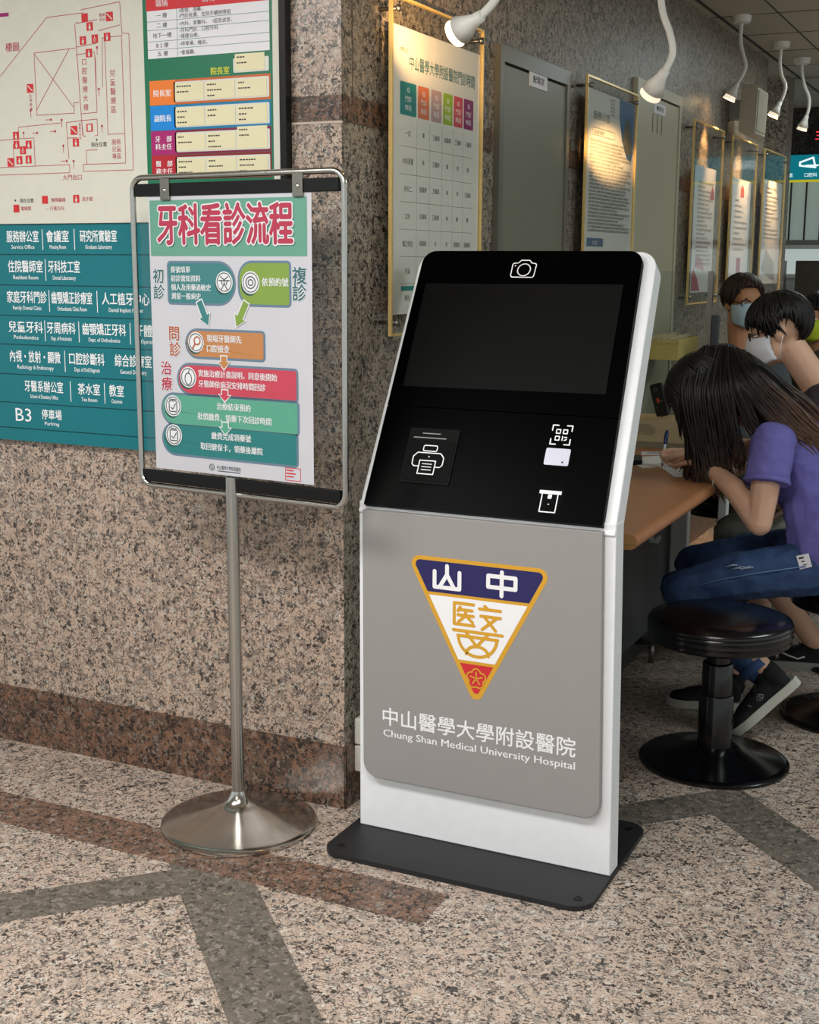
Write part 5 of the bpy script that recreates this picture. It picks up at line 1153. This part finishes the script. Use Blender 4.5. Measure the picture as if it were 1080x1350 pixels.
obj('worn_tear', b, mat('frayed_white', (170, 182, 200), 0.9), jn)
for c_, d_, r in (((0.888, 1.105, 0.235), (0.7, -0.1, -0.66), 0.053), ((0.752, 1.388, 0.175), (0.44, -0.2, -0.8), 0.051)):
    b = B(); b.lathe([(r - 0.004, 0), (r, 0.002), (r, 0.030), (r - 0.006, 0.030), (r - 0.006, 0.002)], c_, d_, 28); obj('cuff', b, JEAN, jn)
# shirt
b = B(); b.rc((1.10, 1.31, 0.585), 0.138, (1.035, 1.31, 0.76), 0.122); b.rc((1.105, 1.245, 0.605), 0.142, (1.05, 1.27, 0.74), 0.120); b.rc((1.035, 1.31, 0.76), 0.122, (0.95, 1.31, 0.905), 0.122); b.rc((0.915, 1.175, 0.955), 0.066, (0.885, 1.445, 0.965), 0.066); b.rc((0.95, 1.31, 0.93), 0.10, (0.865, 1.31, 0.995), 0.062)
t = B(); t.cyl((0.905, 1.165, 0.965), (0.905, 1.112, 0.825), 0.066, 0.070, 24); b.take(t.bm); b.rc((0.905, 1.17, 0.955), 0.064, (0.904, 1.13, 0.88), 0.064)
t = B(); t.cyl((0.88, 1.455, 0.965), (0.858, 1.55, 0.905), 0.066, 0.066, 24); b.take(t.bm)
sh = flesh('shirt', b, LAV, W, 0.006, 3, disp=0.022, dscale=0.075)
b = B(); b.lathe([(0.0715, 0), (0.073, 0.001), (0.073, 0.013), (0.0715, 0.014)], (0.905, 1.117, 0.838), (0, -0.36, -0.93), 36); obj('sleeve_hem', b, LAV, sh)
b = B(); tg = F((1.034, 1.112, 0.590), (0.94, 0.02, 0.32), (-0.30, -0.05, 0.95)); b.prism([(-0.019, -0.022), (0.019, -0.022), (0.019, 0.022), (-0.019, 0.022)], tg, 0, 0.003); b.mi = 1
for k, (x, w_, h) in enumerate(((-0.006, 0.016, 0.006), (-0.003, 0.010, 0.004), (0.0, 0.014, 0.003))): b.rect(tg, x - w_ / 2, 0.010 - 0.011 * k, x + w_ / 2, 0.010 - 0.011 * k + h, 0.0034)
obj('hem_tag', b, [PAPER, PRINTK], sh)
mk = (mat('shoe_grey_print', (110, 110, 112), 0.6), [([(0.112, 0.0335, 0.050), (0.125, 0.034, 0.062), (0.138, 0.034, 0.05), (0.125, 0.035, 0.040), (0.112, 0.0335, 0.050)], 0.002), ([(0.118, 0.034, 0.060), (0.133, 0.035, 0.042)], 0.002), ([(0.133, 0.034, 0.060), (0.118, 0.035, 0.042)], 0.002), ([(0.165, 0.034, 0.045), (0.17, 0.034, 0.056)], 0.0022)])
shoe(W, (1.045, 1.125, 0.195), (0.872, 1.062, 0.014), (-0.70, -0.1, 0.70), 0.285, SHK, SOLE, mk, 1)
shoe(W, (0.835, 1.352, 0.002), (0.578, 1.282, 0.002), (0, 0, 1), 0.27, SHK, SOLE)
b = B(); b.chain([(0.944, 1.104, 0.216), (0.962, 1.11, 0.196)], [0.041, 0.041]); flesh('sock', b, SOCK, W, 0.005, 2)
b = B(); b.chain([(0.785, 1.362, 0.095), (0.788, 1.358, 0.07)], [0.040, 0.040]); flesh('sock', b, SOCK, W, 0.005, 2)
b = B(); d_ = Vector((-0.83, 0.5, 0.42)).normalized(); b.lathe([(0.030 + 0.005 * math.cos(a), 0.006 * math.sin(a)) for a in [2 * math.pi * k / 12 for k in range(13)]], (0.715, 1.212, 0.832), d_, 24); obj('hair_tie', b, mat('grey_hair_tie', (70, 70, 74), 0.8), W)
b = B(); b.lathe([(0.0315 + 0.0015 * math.cos(a), 0.0035 * math.sin(a)) for a in [2 * math.pi * k / 8 for k in range(9)]], (0.742, 1.194, 0.815), d_, 24); obj('bracelet', b, mat('pale_bracelet', (206, 206, 204), 0.3), W)
# hair: a fused cap, then locks that fall to the table and back over the shoulder
b = B(); HW.e(b, -0.022, 0, 0.040, 0.106, 0.090, 0.094); HW.e(b, -0.066, 0, -0.02, 0.066, 0.082, 0.090)
b.rc((0.70, 1.31, 1.105), 0.088, (0.83, 1.30, 1.055), 0.062); b.rc((0.68, 1.27, 1.06), 0.050, (0.72, 1.26, 0.97), 0.036); b.rc((0.83, 1.28, 1.05), 0.055, (0.93, 1.22, 1.005), 0.035)
hr = flesh('hair', b, HAIRK, W, 0.006, 5)
KEYS = [[(0.60, 1.185), (0.592, 1.105), (0.612, 0.985), (0.640, 0.90), (0.628, 0.85), (0.652, 0.815)],
 [(0.601, 1.205), (0.592, 1.065), (0.642, 0.915), (0.625, 0.83), (0.655, 0.80)],
 [(0.65, 1.231), (0.641, 1.058), (0.679, 0.885), (0.715, 0.81), (0.755, 0.74)],
 [(0.699, 1.238), (0.703, 1.061), (0.74, 0.914), (0.735, 0.84), (0.775, 0.755)],
 [(0.724, 1.234), (0.767, 1.089), (0.785, 0.991), (0.813, 0.919), (0.804, 0.863)],
 [(0.736, 1.229), (0.826, 1.116), (0.903, 1.025), (0.966, 0.985), (1.013, 0.961)],
 [(0.761, 1.220), (0.861, 1.142), (0.949, 1.049), (1.036, 0.975), (1.085, 0.912)],
 [(0.798, 1.200), (0.885, 1.131), (0.984, 1.055), (1.07, 0.985)]]
def cr(pts, n=7):
    out = []
    for i in range(len(pts) - 1):
        p0, p1, p2, p3 = pts[max(0, i - 1)], pts[i], pts[i + 1], pts[min(len(pts) - 1, i + 2)]
        for k in range(n):
            q = k / n; out.append(0.5 * ((2 * p1) + (p2 - p0) * q + (2 * p0 - 5 * p1 + 4 * p2 - p3) * q * q + (3 * p1 - p0 - 3 * p2 + p3) * q ** 3))
    return out + [pts[-1]]
def samp(key, n=6):
    pts = [Vector((x, 0, z)) for x, z in key]; c = cr(pts, 8)
    return [c[int(round((len(c) - 1) * k / (n - 1)))] for k in range(n)]
SK = [samp(k) for k in KEYS]; rnd = random.Random(11)
bk = B()
def locks(n, lo, hi, yf, ends=0.35, r=0.0042, jit=0.010):
    for k in range(n):
        t = rnd.uniform(lo, hi - 1e-4); i = int(t); q = t - i; off = rnd.gauss(0, jit); dz = rnd.gauss(0, jit); ph = rnd.uniform(0, 6); am = rnd.uniform(0.002, 0.007)
        pts = []
        for j in range(6):
            s_ = j / 5; tc = (math.floor(t * 1.7) + 0.5) / 1.7; t2 = min(len(SK) - 1.001, t + (tc - t) * 0.95 * s_ ** 1.1); i2 = int(t2); q2 = t2 - i2
            a = SK[i2][j] * (1 - q2) + SK[i2 + 1][j] * q2
            y = yf(t, s_) + rnd.gauss(0, 0.003); pts.append(Vector((a.x + off * (0.4 + 0.6 * s_) + am * (0.4 + 3.0 * s_ * s_) * math.sin(ph + 7 * s_), y, a.z + dz * (0.3 + 0.7 * s_))))
        c = cr(pts, 5); m = len(c); cut = int(m * (rnd.uniform(0.55, 0.85) if rnd.random() < 0.62 else rnd.uniform(0.88, 1.0))); c = c[:cut]; m = len(c)
        rr = [r * (0.7 + 0.6 * math.sin(math.pi * min(1, 0.15 + 0.8 * p / m))) * (1 - 0.75 * max(0, p / m - 0.75) / 0.25) for p in range(m)]
        bk.tube(c, rr, 5)
locks(110, 0.0, 1.3, lambda t, s: 1.30 - 0.075 * min(1, s * 4) + 0.02 * s, 0.4, 0.0038, 0.007)
locks(90, 0.0, 2.5, lambda t, s: 1.325 - 0.10 * min(1, s * 3), 0.4, 0.004, 0.008)
locks(170, 1.3, 4.0, lambda t, s: 1.302 - 0.112 * min(1, s * 6), 0.35, 0.0040, 0.010)
locks(120, 3.6, 4.99, lambda t, s: 1.30 - 0.118 * min(1, s * 6), 0.3, 0.0040, 0.010)
locks(200, 4.8, 6.99, lambda t, s: 1.30 - 0.11 * min(1, s * 5) - 0.03 * s, 0.42, 0.0038, 0.012)
locks(90, 5.2, 6.99, lambda t, s: 1.34 + 0.06 * s, 0.4, 0.0038, 0.012)
locks(40, 0.0, 2.0, lambda t, s: 1.33 + 0.06 * min(1, s * 3), 0.4, 0.0045, 0.008)
# locks combed over the crown from the parting
for k in range(260):
    a0 = rnd.uniform(-0.08, 0.092); sgn = 1 if rnd.random() < 0.72 else -1; pts = []
    sw = rnd.uniform(-0.05, 0.02); L_ = rnd.uniform(0.45, 1.75); dr = V(rnd.uniform(0.10, 0.42), rnd.uniform(-0.06, 0.06), -1) * 0.17
    for q in range(10):
        s_ = L_ * q / 9; th = math.radians(2 + 84 * min(1, s_)); f_ = a0 + sw * min(1, s_); rad = math.sqrt(max(0.05, 1 - ((f_ + 0.022) / 0.122) ** 2))
        pts.append(HW.p(f_, sgn * 0.095 * rad * math.sin(th), 0.040 + 0.100 * rad * math.cos(th)) + dr * max(0, s_ - 1) ** 1.1)
    bk.tube(pts, [0.003, 0.0046, 0.005, 0.005, 0.005, 0.005, 0.0046, 0.004, 0.003, 0.001], 5)
obj('hair_lock', bk, HAIRW, hr)
# pen in the writing hand
PN = thing('pen', 'white and blue ballpoint pen held in the writing hand', 'pen', (0.480, 1.452, 0.803))
p0, p1 = V(0.482, 1.446, 0.8025), V(0.478, 1.515, 0.925); d = (p1 - p0).normalized()
b = B(); b.cyl(p0 + d * 0.012, p0 + d * 0.088, 0.0045, seg=12); obj('barrel', b, mat('pen_white', (206, 212, 220), 0.3), PN)
b = B(); b.cyl(p0, p0 + d * 0.012, 0.001, 0.0045, 12); obj('tip', b, DSTEEL, PN)
b = B(); b.tube([p0 + d * 0.086, p0 + d * 0.092, p0 + d * 0.122, p0 + d * 0.140], [0.005, 0.0075, 0.0078, 0.004], 12); obj('cap', b, mat('pen_blue', (24, 44, 92), 0.3), PN)

# ---- generic seated body for the other three
def seated(root, hip, look, sh_c, k=1.0, skin=SKIN, head=None, arm='lap', knees=None, feet=None, voxel=0.007):
    """hip centre, chest direction (look), shoulder centre; returns the joint table"""
    hip, S_ = Vector(hip), Vector(sh_c); f = Vector((look[0], look[1], 0)).normalized(); l = Vector((0, 0, 1)).cross(f)
    J = dict(hip=hip, sh=S_, shl=S_ + l * 0.165 * k, shr=S_ - l * 0.165 * k, hl=hip + l * 0.085 * k, hr=hip - l * 0.085 * k)
    J['kl'], J['kr'] = (Vector(knees[0]), Vector(knees[1])) if knees else (J['hl'] + f * 0.42 * k + l * 0.05, J['hr'] + f * 0.42 * k - l * 0.05)
    J['al'], J['ar'] = (Vector(feet[0]), Vector(feet[1])) if feet else (Vector((J['kl'].x - f.x * 0.05, J['kl'].y - f.y * 0.05, 0.09)), Vector((J['kr'].x - f.x * 0.05, J['kr'].y - f.y * 0.05, 0.09)))
    for s, a in (('l', 1), ('r', -1)):
        J['e' + s] = J['sh' + s] + V(0, 0, -0.27 * k) + l * a * 0.05 + f * 0.06
        J['w' + s] = J['k' + s] * 0.55 + J['h' + s] * 0.45 + V(0, 0, 0.10 * k)
    b = B()
    if head: head.flesh(b); b.rc(S_ + V(0, 0, 0.02), 0.055 * k, head.p(-0.03, 0, -0.07), 0.052 * k)
    b.rc(hip, 0.12 * k, (hip + S_) / 2, 0.11 * k); b.rc((hip + S_) / 2, 0.11 * k, S_ - V(0, 0, 0.09), 0.12 * k); b.rc(J['shl'] * 0.75 + J['shr'] * 0.25, 0.055, J['shr'] * 0.75 + J['shl'] * 0.25, 0.055)
    for s, a in (('l', 1), ('r', -1)):
        b.chain([J['sh' + s] * 0.85 + S_ * 0.15, J['e' + s], J['w' + s]], [0.052 * k, 0.042 * k, 0.028 * k])
        hand(b, J['w' + s], (J['k' + s] - J['w' + s]) * V(1, 1, 0.3), (0, 0, -1), a, 0.25, 0.95 * k)
        b.chain([J['h' + s], J['k' + s], J['a' + s]], [0.085 * k, 0.058 * k, 0.036 * k])
    return J, flesh('body', b, skin, root, voxel, 4)
def shirt(root, J, m, k=1.0, slv=0.75, name='shirt', neck=0.062):
    b = B(); S_, hip = J['sh'], J['hip']
    b.rc(hip + V(0, 0, 0.03), 0.135 * k, (hip + S_) / 2, 0.125 * k); b.rc((hip + S_) / 2, 0.125 * k, S_ - V(0, 0, 0.09), 0.132 * k); b.rc(J['shl'] * 0.8 + J['shr'] * 0.2, 0.068, J['shr'] * 0.8 + J['shl'] * 0.2, 0.068); b.rc(S_ - V(0, 0, 0.06), 0.10 * k, S_ + V(0, 0, 0.015), neck * k)
    for s in 'lr':
        a = J['sh' + s] * 0.85 + S_ * 0.15; e = a + (J['e' + s] - a) * slv
        b.rc(a, 0.066 * k, a + (e - a) * 0.6, 0.063 * k); t = B(); t.cyl(a, e, 0.066 * k, 0.062 * k, 20); b.take(t.bm)
    return flesh(name, b, m, root, 0.007, 3, disp=0.010, dscale=0.06)
def legs(root, J, m, name='trousers', k=1.0, long_=True):
    b = B(); b.rc(J['hl'], 0.112 * k, J['hr'], 0.112 * k)
    for s in 'lr':
        b.chain([J['h' + s], J['k' + s]], [0.098 * k, 0.070 * k])
        if long_: b.chain([J['k' + s], J['k' + s] * 0.12 + J['a' + s] * 0.88], [0.068 * k, 0.052 * k])
    return flesh(name, b, m, root, 0.008, 3, disp=0.010, dscale=0.07)

# ---- the masked person beside
M_ = thing('person', 'person with short black hair, glasses and white mask in dark shirt at the counter', 'person', (1.14, 1.86, 0), 'people seated at the counter')
HM = Head((0.800, 1.75, 1.270), (-0.93, -0.10, -0.30), (-0.28, 0, 0.96), 0.99)
J, mb = seated(M_, (1.15, 1.86, 0.575), (-1, -0.05), (0.965, 1.78, 1.03), 1.05, SKIN, HM, knees=((0.70, 1.68, 0.545), (0.68, 2.02, 0.545)), feet=((0.97, 1.93, 0.10), (0.74, 2.12, 0.10)))
HM.eyes(mb); HM.short_hair(M_, HAIRK, 4, 560, 6); HM.mask(M_, MASKW); HM.glasses(M_)
shirt(M_, J, mat('dark_plum_cotton', (44, 36, 42), 0.85, var=0.08, bump=0.3, bscale=50), 1.06)
legs(M_, J, mat('khaki_grey_shorts', (150, 152, 138), 0.85, var=0.06, bump=0.2, bscale=60), 'shorts', 1.05, False)
sw_ = (mat('white_side_mark', (206, 206, 204), 0.5), [([(0.09, 0.0345, 0.050), (0.115, 0.036, 0.040), (0.15, 0.037, 0.050), (0.19, 0.034, 0.066)], 0.0035)])
for s, toe in (('l', (0.80, 1.90, 0.002)), ('r', (0.57, 2.10, 0.002))):
    a = J['a' + s]; hl = Vector((a.x + 0.055, a.y + 0.01, 0.002)); d = (Vector(toe) - hl).normalized(); shoe(M_, hl, hl + d * 0.28, (0, 0, 1), 0.28, SHK, mat('grey_sole', (150, 148, 142), 0.6), sw_, 1)
# ---- the staff member past the partition
Sf = thing('person', 'person with glasses and pale blue mask in patterned grey shirt behind glass partition', 'person', (0.44, 2.93, 0), 'people seated at the counter')
HS = Head((0.437, 2.90, 1.335), (0.62, -0.78, -0.05), (0.02, 0.0, 1), 0.93)
J, sb = seated(Sf, (0.41, 2.94, 0.575), (0.55, -0.83), (0.43, 2.93, 1.09), 1.0, SKIN3, HS)
HS.eyes(sb); HS.short_hair(Sf, HAIRR, 9, 420, 30); HS.mask(Sf, MASKB); HS.glasses(Sf)
gs = shirt(Sf, J, mat('patterned_grey_cotton', (74, 80, 84), 0.85, var=0.45, vscale=55), 1.0)
legs(Sf, J, mat('dark_trousers', (34, 36, 42), 0.85), 'trousers', 1.0)
for s in 'lr':
    a = J['a' + s]; hl = Vector((a.x - 0.03, a.y + 0.045, 0.002)); shoe(Sf, hl, hl + V(0.55, -0.83, 0).normalized() * 0.27, (0, 0, 1), 0.27, SHK, SOLE)
# ---- the person at the right edge
L_ = thing('person', 'person with dark hair and lime green mask, farthest away at the right edge', 'person', (0.72, 3.55, 0), 'people seated at the counter')
HL = Head((0.690, 3.40, 1.255), (-0.45, -0.88, -0.06), (0, 0, 1), 0.90)
J, lb = seated(L_, (0.72, 3.55, 0.575), (-0.97, -0.24), (0.70, 3.47, 1.045), 1.0, SKIN2, HL)
HL.eyes(lb); HL.short_hair(L_, HAIRK, 12, 380, 12); HL.mask(L_, mat('lime_mask', (178, 198, 44), 0.7, var=0.04))
LIME = mat('dark_olive_cotton', (62, 64, 52), 0.85, var=0.06)
shirt(L_, J, LIME, 1.0, neck=0.075)
legs(L_, J, MATS['dark_trousers'], 'trousers', 1.0)
for s in 'lr':
    a = J['a' + s]; hl = Vector((a.x + 0.05, a.y + 0.012, 0.002)); shoe(L_, hl, hl + V(-0.97, -0.24, 0).normalized() * 0.27, (0, 0, 1), 0.27, SHK, SOLE)
bpy.data.scenes.remove(TMP)
